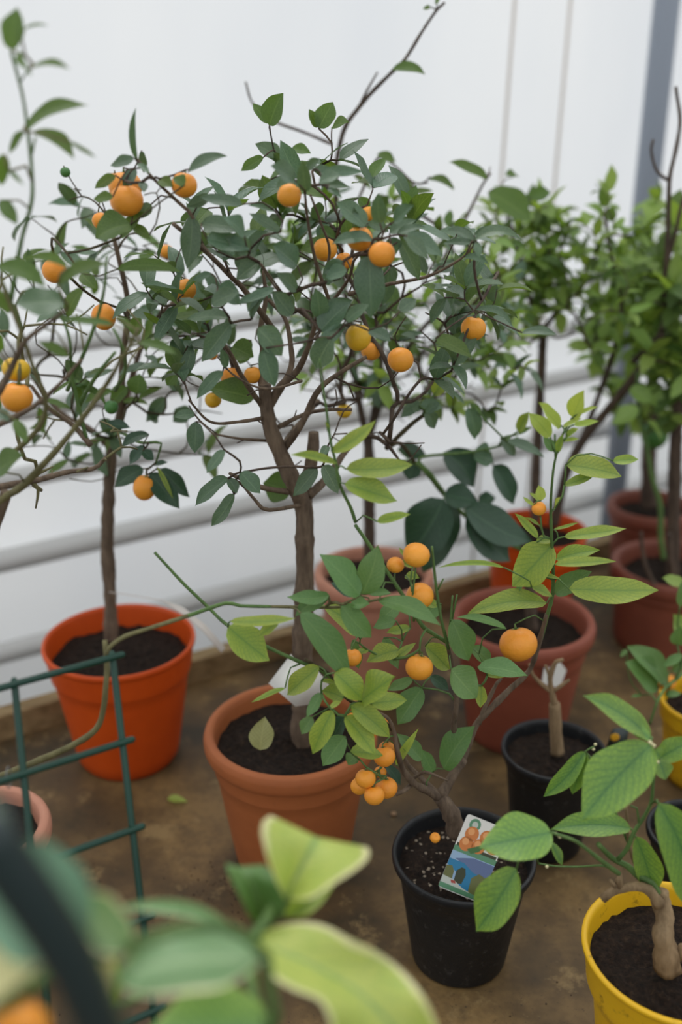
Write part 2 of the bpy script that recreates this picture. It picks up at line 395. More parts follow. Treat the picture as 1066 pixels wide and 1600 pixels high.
# ------------------------------------------------------------------ plants
class Plant:
    def __init__(s, name, base, label, cat='potted plant', group=None):
        s.root = thing(name, base, label, cat, group); s.base = base
        s.nodes = []      # [pos, parent, radius or None, dir, count]
        s.trunk = MB(); s.br = MB(); s.fol = MB(); s.folmats = []; s.targets = []
    def stem(s, c, pts, Y, r, mb='trunk', rough=.12, connect=None):
        """pts: (x, y[, dY]) in crop c ; r: (r0, r1) pixels at that distance"""
        P = []
        for i, q in enumerate(pts):
            u, v = px(c, q[0], q[1]); P.append(at(u, v, Y + (q[2] if len(q) > 2 else 0)))
        n = len(P); Rr = [(r[0] + (r[1] - r[0]) * i / (n - 1)) / ppm(P[i]) for i in range(n)]
        s.path(P, Rr, mb, rough); return P
    def path(s, P, Rr, mb='trunk', rough=.12):
        Q, q = catmull(P, Rr, .006 if mb != 'none' else .02)
        if mb != 'none':
            if mb == 'trunk' and s.trunk.v: tube(s.br, Q, q, 10 if max(q) > .005 else 7, rough=rough, mi=0)
            elif mb == 'trunk': tube(s.trunk, Q, q, 14, rough=rough)
            else: tube(s.br, Q, q, 9, rough=rough, mi={'twigs': 1, 'green': 2}[mb])
        par = None
        if s.nodes:
            par = min(range(len(s.nodes)), key=lambda i: (s.nodes[i][0] - Q[0]).length)
        for i in range(0, len(Q), 2):
            d = (Q[min(i + 2, len(Q) - 1)] - Q[max(i - 1, 0)])
            d = d.normalized() if d.length > 1e-8 else Vector((0, 0, 1))
            s.nodes.append([Q[i], par, q[i], d, 0]); par = len(s.nodes) - 1
    def grow(s, targets, rt=.0009, step=.022, wig=.0028, expo=.42, rmax=.006, mb='twigs', sides=5, droop=0):
        """connects every target to the nearest piece of what stands already"""
        n0 = len(s.nodes); root = s.nodes[0][0]
        cen = s.nodes[min(n0 - 1, 12)][0]
        ts = sorted(targets, key=lambda p: (p - cen).length); chains = []
        for T in ts:
            best = None; bc = 1e9
            for i, nd in enumerate(s.nodes):
                w = T - nd[0]; L = w.length
                if L > bc: continue
                k = L * (1.0 if w.dot(nd[3]) > 0 else 1.35) + (.15 * max(0, nd[0].z - T.z))
                if k < bc: bc = k; best = i
            nd = s.nodes[best]; L = (T - nd[0]).length
            if L < .003: continue
            dirn = (T - nd[0]).normalized()
            ctrl = nd[0] + (nd[3] * .35 + dirn * .25 + Vector((0, 0, .12))) * L + Vector([rnd.uniform(-1, 1) * wig * 2 for _ in range(3)]) * min(1, L / .04)
            k = max(2, int(L / step)); par = best; ch = [best]
            for j in range(1, k + 1):
                t = j / k; p = nd[0] * (1 - t) ** 2 + ctrl * 2 * t * (1 - t) + T * t * t
                if j < k: p = p + Vector([rnd.uniform(-1, 1) * wig * .5 for _ in range(3)])
                dd = (p - s.nodes[par][0]); dd = dd.normalized() if dd.length > 1e-8 else dirn
                s.nodes.append([p, par, None, dd, 0]); par = len(s.nodes) - 1; ch.append(par)
            chains.append(ch); q = par
            while q is not None and q >= n0: s.nodes[q][4] += 1; q = s.nodes[q][1]
        MBx = s.br; mi = {'twigs': 1, 'green': 2}[mb]
        for ch in chains:
            P = [s.nodes[i][0] for i in ch]
            Rr = [min(rmax, rt * max(1, s.nodes[i][4]) ** expo) for i in ch[1:]]; Rr = [Rr[0]] + Rr
            if s.nodes[ch[0]][2]: Rr[0] = min(Rr[0] * 1.2, s.nodes[ch[0]][2] * .9 if s.nodes[ch[0]][2] else Rr[0])
            Q, q = catmull(P, Rr, .012); tube(MBx, Q, q, sides, rough=.15, mi=mi)
        return n0
    def fruit(s, u, v, r, Y, mat='fruit', ob=.95, up=False, tint=None, calyx=True, tilt=.25):
        p = at(u, v, Y); rr = r / ppm(p); ax = Vector((rnd.uniform(-tilt, tilt), rnd.uniform(-tilt, tilt) + .22, 1))
        if up: ax = Vector((rnd.uniform(-.3, .3), .3, -1))
        ax.normalize(); mb = MB(); tt = tint or (1, rnd.uniform(.94, 1.04), 1)
        sphere(mb, p, rr, ax, ob, tint=tt); o = mb.build('fruit', M[mat], s.root, origin=p); keep(o, p)
        top = p + ax * rr * ob * .9
        if calyx:
            cb = MB()
            for k in range(5):
                th = k * 1.2566; e = ax.orthogonal(); e = Matrix.Rotation(th, 3, ax) @ e
                leaf(cb, top - ax * .0004, top + e * rr * .22 - ax * .0006 + ax * .001, rr * .16, ax, 0, 0, nu=3, nv=2)
            tube(cb, [top - ax * rr * .05, top + ax * rr * .25], [rr * .08, rr * .05], 6)
            c = cb.build('calyx', M['calyx'], o)
        s.targets.append(top + ax * rr * .25)
        return p
    def leaves(s, c, rows, Y, mat, part=False, dY=.03, sh=(.86, .68), wave=.04, fold=.16, roll=14, tintv=.1, seedo=0, target=True, nu=16, nv=6, arch=.06, up=.6):
        """rows: (x0, y0, x1, y1, w[, dict]) leaf base, tip and width as seen"""
        for i, q in enumerate(rows):
            o = q[5] if len(q) > 5 else {}
            u0, v0 = px(c, q[0], q[1]); u1, v1 = px(c, q[2], q[3])
            y0 = Y + o.get('Y', rnd.uniform(-dY, dY)); y1 = y0 + o.get('d', rnd.uniform(-.018, .012))
            b = at(u0, v0, y0); t = at(u1, v1, y1); W = q[4] / CR[c][2] / ppm((b + t) / 2)
            ax = (t - b).normalized(); cam = (CAM - b).normalized(); n0 = cam * .75 + Vector((0, 0, up))
            n0 = (n0 - ax * n0.dot(ax)).normalized(); n0 = Matrix.Rotation(R(o.get('r', rnd.uniform(-roll, roll))), 3, ax) @ n0
            W /= max(.5, abs(n0.dot((cam - ax * cam.dot(ax)).normalized())))
            k = 1 + rnd.uniform(-tintv, tintv); tt = (k * rnd.uniform(.94, 1.08), k, k * rnd.uniform(.92, 1.06))
            if 'm' in o: mm = o['m']
            else: mm = mat
            kw = dict(fold=o.get('f', fold), arch=o.get('a', rnd.uniform(.3, 1) * arch), side=o.get('s', rnd.uniform(-.03, .03)), wave=o.get('w', wave), nu=nu, nv=nv, tint=tt, sh=o.get('sh', sh), curl=o.get('c', 0), seed=rnd.uniform(0, 6))
            if part:
                mb = MB(); leaf(mb, b, t, W, n0, **kw); mb.build('leaf', M[mm], s.root, origin=b)
            else:
                if mm not in s.folmats: s.folmats.append(mm)
                leaf(s.fol, b, t, W, n0, mi=s.folmats.index(mm), **kw)
            if target: s.targets.append(b)
    def clusters(s, pts, mats, L=(.035, .055), n=(3, 6), wr=.42, tintv=.15, nu=6, nv=2, droop=.35, spread=(.6, 1.25)):
        for p in pts:
            nd = min(s.nodes, key=lambda q: (q[0] - p).length); d = nd[3]
            k = rnd.randint(*n); ph = rnd.uniform(0, 6)
            for j in range(k):
                a = rnd.uniform(*spread); az = ph + j * 2.4; e = Matrix.Rotation(az, 3, d) @ d.orthogonal().normalized()
                dr = (d * math.cos(a) + e * math.sin(a) - Vector((0, 0, droop * rnd.random()))).normalized()
                b = p - d * (.006 * j * rnd.random() * 2); l = rnd.uniform(*L)
                nn = Vector((rnd.uniform(-.45, .45), rnd.uniform(-.6, .2), 1)); kk = 1 + rnd.uniform(-tintv, tintv)
                mm = rnd.choice(mats)
                if mm not in s.folmats: s.folmats.append(mm)
                leaf(s.fol, b, b + dr * l, l * wr * rnd.uniform(.85, 1.2), nn, fold=rnd.uniform(.05, .3), arch=rnd.uniform(0, .12), side=rnd.uniform(-.05, .05), nu=nu, nv=nv,
                     tint=(kk * rnd.uniform(.92, 1.1), kk, kk * rnd.uniform(.9, 1.05)), mi=s.folmats.index(mm))
    def finish(s, trunk='bark', twig='twig', green='green_stem'):
        if s.trunk.v: s.trunk.build('trunk', M[trunk], s.root)
        if s.br.v: s.br.build('branches', [M[trunk], M[twig], M[green]], s.root)
        if s.fol.v: s.fol.build('foliage', [M[k] for k in s.folmats], s.root)
def shell(c, rad, n, lo=.6, hi=1., f=lambda p: True, zmin=-1):
    out = []
    while len(out) < n:
        d = Vector([rnd.gauss(0, 1) for _ in range(3)]).normalized(); q = rnd.uniform(lo, hi) ** .6
        p = Vector((c.x + d.x * rad[0] * q, c.y + d.y * rad[1] * q, c.z + d.z * rad[2] * q))
        if d.z > zmin and f(p) and all((p - o).length > .022 for o in out[-40:]): out.append(p)
    return out
def pot_base(u, v, D):                      # rim centre at (u, v), view depth D -> base on the bench, height
    b = (v - 800) / F; Y = D * (cP - b * sP); p = at(u, v, Y); return Vector((p.x, p.y, TZ)), p.z - TZ

# ------------------------------------------------------------------ the setting
WD = Vector((.856, .516, 0)).normalized(); WN = Vector((-WD.y, WD.x, 0)); UP = Vector((0, 0, 1))
LIP = Vector((-.622, 1.634, TZ))           # a point on the front face of the raised edging board
def struct(o): o['kind'] = 'structure'; return o
def on_plane(u, v, off):
    d = ray(u, v); q = LIP + WN * off; return CAM + d * ((q - CAM).dot(WN) / d.dot(WN))
mb = MB(); mb.add([Vector((-6, -4, 0)), Vector((8, -4, 0)), Vector((8, 9, 0)), Vector((-6, 9, 0))], [(0, 1, 2, 3)]); struct(mb.build('floor', M['ground']))
mb = MB(); prof = ((.75, 0), (.95, .75), (1.25, 1.15), (1.9, 1.35), (2.6, 0)); vs = []  # unseen bank added outside the film, darkens the wall towards its foot
for i in range(41):
    for k, (a, z) in enumerate(prof):
        p = LIP + WD * (-4 + i * .3) + WN * (a + .05 * noise.noise(Vector((i * .4, k, 0)))); vs.append(Vector((p.x, p.y, z * (1 + .08 * noise.noise(Vector((i * .5, k, 3)))))))
mb.add(vs, [(i * 5 + k, i * 5 + 5 + k, i * 5 + 6 + k, i * 5 + 1 + k) for i in range(40) for k in range(4)]); struct(mb.build('added_shade_bank', M['shade_bank']))
# film wall, slightly billowed
mb = MB(); vs = []; fs = []; nx, nz = 90, 40; o0 = LIP + WN * .52
for i in range(nx + 1):
    for j in range(nz + 1):
        a = -3 + 9 * i / nx; z = 3.1 * j / nz
        p = o0 + WD * a + WN * (.012 * noise.noise(Vector((a * 1.3, z * .8, 2))) + .006 * math.sin(a * 3.1)); vs.append(Vector((p.x, p.y, z)))
for i in range(nx):
    for j in range(nz):
        a = i * (nz + 1) + j; fs.append((a, a + nz + 1, a + nz + 2, a + 1))
mb.add(vs, fs); struct(mb.build('wall_back', M['film'], solid=0))

# bench
mid = LIP + WD * 1.2 - WN * .7
b0 = thing('potting_bench', Vector((mid.x, mid.y, 0)), 'wooden potting bench with worn brown board top, carrying all the pots', 'bench')
mb = MB(); box(mb, LIP + WD * 1.2 - WN * .68 - UP * .0125, WD * 2.4, WN * .72, UP * .0125); mb.build('tabletop', M['bench'], b0, smooth=False)
mb = MB(); box(mb, LIP + WD * 1.2 + WN * .024 + UP * .012, WD * 2.4, WN * .018, UP * .040); o = mb.build('edging_board', M['timber'], b0, smooth=False, origin=LIP)
o.rotation_euler = (0, 0, 0); bv = o.modifiers.new('b', 'BEVEL'); bv.width = .003; bv.segments = 2
for a in (-1.1, .2, 1.5, 3.4):
    for q in (-.05, -1.3):
        mb = MB(); c = LIP + WD * a + WN * q; box(mb, Vector((c.x, c.y, (TZ - .025) / 2)), WD * .03, WN * .03, UP * ((TZ - .025) / 2)); mb.build('leg', M['timber'], b0, smooth=False)

# horizontal tubes along the film wall
where = ['lowest, just above the bench edging', 'second from the bottom, behind the orange pot tree', 'third up, at the height of the trunk forks', 'fourth up, behind the lower crowns', 'highest, behind the middle of the crowns']
for k, (v0, rr) in enumerate(((1022, .024), (880, .026), (757, .023), (655, .020), (560, .020))):
    p = on_plane(60, v0 - 17, .487); q = p.z - LIP.z
    mb = MB(); A = LIP + WN * .487 + UP * q
    P = [A + WD * (-2.6 + .4 * i) + UP * (.003 * math.sin(i * 1.7)) for i in range(22)]
    tube(mb, P, [rr] * 22, 20)
    o = mb.build('rail', M['rail']); tag(o, 'pale horizontal tube along the film wall, ' + where[k], 'tube', 'horizontal tubes along the wall')
# post, and thin strands added for faint upright lines on the film
def vert(u, v, off, r, name, mat, label, cat, dx=0, group=None):
    p = on_plane(u, v, off); q = Vector((p.x, p.y, 0)); w = q + WD * dx
    mb = MB(); tube(mb, [Vector((w.x, w.y, 0)), Vector((q.x, q.y, 3.05))], [r, r], 16); tag(mb.build(name, M[mat]), label, cat, group)
vert(1032, 100, .40, .034, 'wall_post', 'post', 'grey upright metal post against the white film wall, at the far right', 'post')
vert(892, 100, .47, .0045, 'upright_strand', 'strand', 'pale cord drawn for a faint line on the film wall, nearer the grey post', 'strand', -.05, 'strands on the film wall')
vert(812, 100, .47, .0045, 'upright_strand', 'strand', 'pale cord drawn for a faint line on the film wall, farther from the grey post', 'strand', -.08, 'strands on the film wall')

# ------------------------------------------------------------------ T2 kumquat tree, centre
b_, h_ = pot_base(454, 1135, 1.577)
T2 = Plant('potted_kumquat_tree', b_, 'kumquat tree with thick brown trunk in the large terracotta pot at the middle', 'potted tree')
make_pot(T2.root, b_, 'rolled', .130, .088, h_, 'terra', .030)
Y = 1.335
T2.stem('P', [(474, 1178), (472, 1100), (473, 1000), (476, 900), (476, 830), (474, 790), (458, 752, -.01), (438, 708, -.01), (423, 670, -.01), (416, 632, -.01), (414, 600, -.01)], Y, (17.5, 10), rough=.16)
T2.stem('E', [(444, 640), (436, 570), (428, 500, .01), (432, 400, .02), (420, 300, .03), (440, 180, .03), (430, 60, .03)], Y - .01, (10, 2.2))
T2.stem('E', [(606, 1030), (600, 960), (625, 880), (638, 800), (640, 735)], Y + .01, (12, 8.5))
T2.stem('E', [(590, 1045), (560, 960, .02), (530, 880, .04), (520, 790, .07), (590, 690, .1), (660, 600, .13)], Y, (9, 4))
T2.stem('E', [(442, 640), (500, 545, -.01), (570, 480, -.02), (610, 400, -.05), (640, 310, -.07), (655, 250, -.09)], Y, (7, 3))
T2.stem('E', [(452, 640, 0), (540, 480, .02), (545, 380, .03), (520, 260, .04), (450, 180, .04)], Y, (5.5, 3))
T2.stem('E', [(480, 720), (600, 660, .0), (700, 640, -.02), (800, 640, -.02)], Y, (4, 2.5))
T2.stem('E', [(520, 800), (590, 700, -.03), (660, 560, -.05), (760, 480, -.05), (860, 420, -.04)], Y, (6, 3))
T2.stem('E', [(445, 650), (380, 560, -.03), (330, 480, -.05), (290, 400, -.08), (230, 330, -.1)], Y, (5, 3))
T2.stem('E', [(455, 670), (330, 690, -.05), (210, 690, -.06), (120, 600, -.08)], Y, (3.5, 1.6))
T2.stem('E', [(460, 770), (330, 760, -.03), (220, 740, -.04)], Y + .01, (3, 1.5))
T2.stem('E', [(560, 985), (430, 965, -.05), (330, 925, -.07), (290, 905, -.08)], Y, (5, 2.5))
T2.stem('E', [(600, 1035), (450, 1057, -.08), (400, 1020, -.09), (340, 950, -.10), (300, 935, -.1)], Y, (3.5, 2))
T2.stem('E', [(620, 1000), (700, 920, .02), (760, 830, .04), (830, 740, .06)], Y, (7, 4))
T2.stem('A', [(1160, 1400, 0), (1020, 1210, -.06), (960, 1150, -.08), (860, 1050, -.1), (720, 930, -.12)], Y, (5, 3.4))
T2.stem('A', [(835, 1010, -.1), (800, 900, -.12), (740, 840, -.12), (640, 745, -.13), (570, 660, -.14), (560, 640, -.14)], Y, (3.6, 1.3))
T2.stem('A', [(1000, 1190, -.06), (900, 1090, -.08), (830, 1010, -.1)], Y, (4, 3.4))
T2.stem('B', [(470, 1330, -.04), (420, 1200, -.07), (375, 1060, -.09), (345, 890, -.11), (340, 830, -.12)], Y, (3.4, 2))
T2.stem('B', [(400, 1190, -.07), (440, 1050, -.08), (405, 930, -.10), (360, 810, -.11)], Y, (2.6, 1.6))
T2.stem('B', [(520, 1225, -.03), (680, 1185, -.06), (850, 1150, -.08), (990, 1075, -.10), (1050, 1010, -.11)], Y, (3.6, 1.4))
T2.stem('B', [(450, 1260, -.05), (520, 1160, -.08), (545, 1080, -.1), (600, 1040, -.12)], Y, (3, 2))
T2.stem('B', [(300, 1300, -.1), (210, 1190, -.12), (150, 1100, -.13)], Y, (2, 1.4))
T2.stem('E', [(655, 285, -.09), (560, 215, -.11), (470, 100, -.13), (420, 30, -.14)], Y, (2.4, 1.4))
T2.stem('E', [(590, 520, -.05), (480, 550, -.1), (400, 545, -.12), (300, 490, -.13), (240, 420, -.13)], Y, (2.4, 1.3))
# traced leaves
T2.leaves('B', [(295, 750, 195, 690, 75), (340, 798, 325, 668, 62), (345, 705, 400, 660, 40), (300, 750, 212, 790, 52), (303, 755, 243, 838, 48), (400, 720, 585, 716, 46),
  (395, 762, 492, 730, 48), (400, 770, 525, 782, 36), (375, 705, 460, 715, 36), (430, 785, 492, 826, 24), (590, 945, 465, 840, 80), (650, 930, 645, 805, 68), (620, 1000, 450, 1018, 52, {'s': .08}),
  (600, 930, 686, 965, 46), (710, 922, 788, 855, 56), (690, 972, 800, 915, 46), (720, 976, 838, 945, 34), (690, 990, 715, 1060, 70), (745, 982, 912, 1070, 72), (735, 1000, 812, 1165, 72),
  (760, 985, 850, 1080, 56), (600, 1060, 612, 1325, 128, {'r': 5, 'a': .05, 's': -.02}), (235, 965, 105, 888, 46), (215, 880, 100, 855, 30), (85, 980, 0, 905, 62), (105, 1050, 0, 985, 80),
  (110, 1045, 178, 962, 58), (150, 1090, 52, 1165, 76), (305, 1105, 202, 1020, 92), (305, 1210, 218, 1135, 60), (285, 1305, 200, 1215, 80), (402, 1325, 380, 1200, 76), (400, 1325, 535, 1250, 84),
  (500, 1332, 600, 1265, 50), (495, 1090, 415, 1140, 50), (210, 1200, 70, 1260, 40), (160, 1210, 100, 1300, 44, {'s': .1}), (570, 985, 540, 860, 40), (700, 1110, 715, 1175, 30), (1050, 1010, 930, 960, 34, {'s': .1}), (1050, 1010, 1064, 1075, 34)],
  Y - .15, 'leaf_dark', tintv=.14)
T2.leaves('B', [(165, 655, 70, 712, 46), (215, 870, 160, 730, 100), (235, 665, 130, 600, 66, {'m': 'leaf_dark'}), (190, 522, 245, 388, 92), (190, 515, 120, 430, 50), (395, 535, 455, 425, 84), (395, 530, 355, 455, 46), (450, 530, 522, 508, 40), (280, 620, 362, 640, 42),
  (560, 825, 612, 880, 50), (520, 1000, 500, 890, 60), (455, 1010, 320, 1040, 70), (400, 950, 460, 1000, 50)],
  Y + .1, 'leaf_back', tintv=.14)
T2.leaves('E', [(665, 252, 650, 135, 76), (668, 312, 795, 188, 104), (775, 270, 872, 202, 52), (715, 340, 650, 470, 104), (768, 288, 650, 385, 60), (405, 300, 507, 415, 98), (430, 385, 478, 545, 84),
  (296, 280, 174, 440, 84), (275, 465, 255, 382, 38), (262, 480, 154, 595, 52), (288, 255, 112, 264, 48), (400, 165, 322, 198, 34), (380, 265, 475, 130, 40, {'s': -.12}), (550, 246, 472, 150, 74), (870, 310, 962, 355, 52),
  (150, 690, 145, 820, 74), (145, 660, 55, 672, 42), (268, 808, 195, 905, 46), (286, 925, 147, 1042, 60), (310, 990, 214, 1125, 56, {'s': -.08}), (285, 925, 320, 990, 46), (335, 900, 418, 990, 72),
  (655, 880, 555, 1000, 66), (680, 870, 742, 990, 72), (700, 790, 672, 840, 36), (215, 200, 330, 150, 70), (240, 130, 330, 200, 80), (1000, 230, 1066, 180, 60), (690, 110, 760, 20, 70), (780, 60, 690, 90, 60)],
  Y - .17, 'leaf_dark', tintv=.14)
T2.leaves('E', [(395, 590, 200, 545, 104), (545, 985, 430, 945, 136), (300, 380, 390, 420, 96), (380, 350, 330, 450, 80), (560, 180, 600, 130, 50), (70, 480, 30, 540, 60)], Y + .05, 'leaf_back')
T2.leaves('A', [(570, 665, 566, 448, 30, {'s': -.06}), (575, 680, 625, 725, 26), (590, 628, 600, 720, 34), (785, 715, 945, 650, 46, {'s': -.08}), (665, 745, 720, 780, 50, {'m': 'leaf_back'}), (560, 700, 520, 800, 50), (630, 850, 575, 910, 56), (590, 760, 600, 800, 40),
  (800, 900, 780, 1120, 86), (880, 820, 780, 860, 50), (1010, 850, 830, 820, 50), (840, 930, 1020, 960, 72), (860, 990, 1040, 1040, 80), (980, 1080, 885, 1050, 24), (990, 1120, 1066, 1010, 76), (560, 660, 460, 690, 44), (480, 730, 395, 785, 44, {'m': 'leaf_back'}), (470, 820, 390, 830, 44, {'m': 'leaf_back'}),
  (880, 1140, 800, 1170, 30)], Y - .13, 'leaf_dark', tintv=.14)
for f in ((288, 289, 20.5, -.13), (198, 313, 26, -.12), (196, 292, 26, -.10), (180, 283, 14, -.08), (452, 305, 19, -.14), (562, 373, 20.5, -.14), (597, 397, 21, -.17), (626, 562, 20.5, -.12),
          (740, 513, 20, -.04), (508, 390, 19, .02), (576, 334, 12, 0), (288, 453, 19, .0), (538, 408, 14, .05), (580, 548, 16, .06)):
    T2.fruit(f[0], f[1], f[2], Y + f[3])
T2.fruit(560, 527, 20, Y - .14, 'fruit_y', 1.08)
for f in ((333, 625, 13, .05), (395, 586, 14, .0), (362, 590, 17, .04), (332, 555, 8, .1), (538, 642, 12, .15)): T2.fruit(f[0], f[1], f[2], Y + f[3], 'fruit_y' if f[1] > 600 else 'fruit')
cc = at(505, 505, 1.36)
top = shell(cc, (.235, .22, .225), 72, .55, 1, lambda p: p.z > cc.z - .07 and p.y > 1.27)
T2.grow(T2.targets + top + shell(cc, (.22, .2, .22), 75, .2, 1, lambda p: p.z < cc.z + .1), rt=.0009, expo=.36, rmax=.0034)
T2.clusters(top, ['leaf_dark', 'leaf_dark', 'leaf_back'], (.035, .06), (3, 5))
T2.finish('bark', 'bark_dark')

# ------------------------------------------------------------------ T1 kumquat tree in the orange pot
b_, h_ = pot_base(186, 997, 1.823)
T1 = Plant('potted_kumquat_tree', b_, 'slim-trunked kumquat tree in the bright orange pot on the left, against the back edging', 'potted tree')
make_pot(T1.root, b_, 'collar', .131, .092, h_, 'orange', .040)
Y = b_.y
T1.stem('P', [(174, 1000), (172, 930), (168, 850), (170, 770), (174, 700), (174, 685)], Y, (11, 9), rough=.18)
T1.stem('P', [(176, 692), (188, 640, -.05), (192, 560, -.06), (200, 480, -.08), (185, 400, -.1), (165, 330, -.1)], Y, (7, 3))
T1.stem('P', [(172, 700), (140, 670, .0), (90, 640, .03), (30, 560, .05)], Y, (5, 3))
T1.stem('P', [(176, 690), (205, 600, .05), (230, 520, .08), (300, 440, .1)], Y, (5, 3))
T1.stem('P', [(178, 690), (215, 560, -.02), (260, 480, -.04), (330, 470, -.05)], Y, (4, 2))
T1.stem('D', [(465, 760), (500, 735, -.15), (580, 775, -.2), (650, 775, -.22), (672, 780, -.22), (650, 860, -.22)], Y, (3, 1.6), 'green')
T1.leaves('D', [(598, 885, 478, 962, 76), (625, 905, 748, 1052, 88), (670, 885, 788, 1005, 62), (610, 795, 538, 870, 44), (595, 812, 640, 850, 44), (620, 742, 505, 800, 44, {'s': .1}), (445, 700, 542, 715, 42), (640, 870, 700, 860, 20), (655, 880, 720, 1010, 20, {'m': 'leaf_lime'})], Y - .21, 'leaf_deep', tintv=.08)
T1.leaves('D', [(570, 575, 582, 490, 84), (530, 545, 460, 620, 60), (580, 590, 680, 545, 28), (510, 610, 620, 620, 26, {'s': -.1}), (560, 330, 580, 240, 60), (470, 560, 330, 620, 40)], Y - .1, 'leaf_back')
T1.leaves('D', [(610, 650, 660, 690, 60), (690, 590, 610, 690, 60), (800, 640, 720, 690, 70), (660, 240, 555, 250, 60), (690, 235, 600, 290, 60), (380, 600, 320, 660, 50), (420, 680, 480, 750, 60), (740, 560, 700, 500, 50)], Y - .05, 'leaf_dark')
T1.leaves('A', [(490, 1120, 755, 1132, 56, {'s': -.07}), (500, 990, 600, 880, 50), (545, 935, 400, 995, 110, {'m': 'leaf_back', 's': .1}), (545, 935, 628, 1000, 40), (770, 770, 720, 740, 50), (340, 1140, 400, 1205, 60)], Y - .4, 'leaf_back')
for f in ((226, 762, 18, -.21, 'fruit', 1.15), (162, 495, 19, -.25, 'fruit', 1.1), (157, 345, 13, -.2, 'fruit', 1), (85, 423, 19, -.3, 'fruit', 1), (260, 393, 11, 0, 'fruit', 1), (174, 636, 11, -.2, 'fruit_g', 1), (102, 269, 8, -.1, 'fruit_g', 1)):
    T1.fruit(f[0], f[1], f[2], Y + f[3], f[4], f[5])
cc = at(170, 520, Y)
top = shell(cc, (.24, .2, .25), 34, .4, 1, lambda p: p.x < -.2)
T1.grow(T1.targets + top + shell(cc, (.22, .2, .27), 95, .2, 1), rt=.0009, expo=.36, rmax=.003)
T1.clusters(top, ['leaf_dark', 'leaf_back'], (.035, .06), (2, 4))
T1.finish('bark', 'twig')

# ------------------------------------------------------------------ T0 plant at the left edge
b_, h_ = pot_base(-30, 1288, 1.429)
T0 = Plant('potted_citrus_tree', b_, 'leafy citrus in the pale pot at the left edge, one shoot over the wire panel', 'potted tree')
make_pot(T0.root, b_, 'rolled', .092, .062, h_, 'pink', .025)
Y = b_.y
T0.stem('P', [(-40, 1300), (-45, 1150, -.03), (-35, 950, -.06), (-20, 860, -.08), (10, 770, -.1)], Y, (13, 9))
T0.stem('D', [(-90, 1130, -.1), (0, 1020, -.1), (90, 960, -.12), (160, 890, -.13), (260, 780, -.14), (370, 640, -.15), (440, 540, -.15), (500, 440, -.17), (580, 300, -.18)], Y, (7, 2.8), 'twigs')
T0.stem('D', [(-60, 975, -.1), (60, 950, -.05), (150, 935, -.02), (280, 900, 0), (390, 885, 0), (440, 840, 0)], Y, (6, 3))
T0.stem('D', [(-80, 900, -.1), (0, 850, -.1), (90, 790, -.12), (170, 700, -.13), (190, 600, -.14), (140, 470, -.15), (100, 350, -.16), (40, 200, -.16), (0, 90, -.16)], Y, (5, 2.6), 'twigs')
T0.stem('D', [(-60, 640, -.12), (0, 560, -.14), (70, 420, -.15), (110, 350, -.16), (200, 280, -.16), (280, 220, -.16)], Y, (7, 2.5))
T0.stem('D', [(-60, 740, -.1), (0, 700, -.1), (120, 640, -.1), (210, 570, -.1), (280, 500, -.1), (340, 430, -.1)], Y, (5, 2.5))
T0.stem('D', [(380, 790, -.05), (300, 700, -.05), (200, 630, -.06), (130, 540, -.06)], Y, (5, 3))
T0.stem('A', [(45, 1250, -.15), (60, 1160, -.15), (92, 990, -.15), (130, 850, -.16), (135, 760, -.16), (125, 620, -.16), (100, 430, -.16), (75, 320, -.16), (45, 215, -.16)], Y, (4, 2.3), 'green')
T0.stem('A', [(90, 1370, -.12), (20, 1200, -.14), (0, 1150, -.14)], Y, (4, 2), 'green')
T0.stem('A', [(128, 660, -.16), (148, 570, -.16)], Y, (2, 1.6), 'green')
T0.stem('A', [(80, 350, -.16), (105, 310, -.16), (125, 290, -.16)], Y, (1.6, 1.2), 'green')
T0.stem('D', [(330, 620, -.05), (400, 500, -.07), (480, 400, -.08)], Y, (3.5, 2.5), 'green')
T0.stem('D', [(280, 560, -.05), (380, 330, -.07), (430, 160, -.08), (445, 0, -.09)], Y, (3.5, 2), 'green')
T0.stem('D', [(360, 760, -.05), (300, 500, -.06), (290, 350, -.08), (240, 200, -.08)], Y, (3, 2), 'green')
T0.stem('D', [(480, 560, -.05), (520, 480, -.08), (510, 380, -.1), (470, 300, -.1)], Y, (3.5, 2), 'green')
T0.leaves('A', [(45, 208, 72, 30, 92, {'f': .08}), (100, 122, 202, 108, 12, {'s': -.1}), (118, 290, 62, 250, 52), (135, 280, 293, 290, 28, {'s': -.12}), (100, 545, 370, 440, 56, {'s': -.13}), (100, 545, 40, 640, 34), (135, 548, 310, 665, 60, {'s': -.16}), (290, 590, 400, 656, 18),
  (20, 640, 5, 775, 62), (40, 712, 100, 772, 20), (0, 835, 72, 935, 62), (-10, 1110, 188, 1195, 84, {'s': -.12}), (285, 1110, 95, 1080, 44, {'s': .14}), (242, 1182, 458, 1100, 56, {'s': -.1}), (40, 1300, -60, 1200, 60)],
  Y - .17, 'leaf_back', part=True, fold=.12)
T0.leaves('D', [(268, 190, 60, 200, 120, {'m': 'leaf_dark', 'f': .05}), (470, 285, 240, 262, 34), (290, 416, 162, 356, 42), (580, 360, 738, 412, 44, {'s': -.07}), (-20, 900, 100, 830, 90, {'m': 'leaf_back'}), (60, 680, 112, 782, 50), (480, 255, 560, 310, 30), (-10, 640, 40, 690, 50, {'m': 'leaf_dark'}), (0, 400, -40, 300, 60)],
  Y - .17, 'leaf_back', part=True, fold=.12)
T0.fruit(25, 577, 22, Y - .05, 'fruit_y', .85); T0.fruit(26, 621, 25, Y - .07, 'fruit')
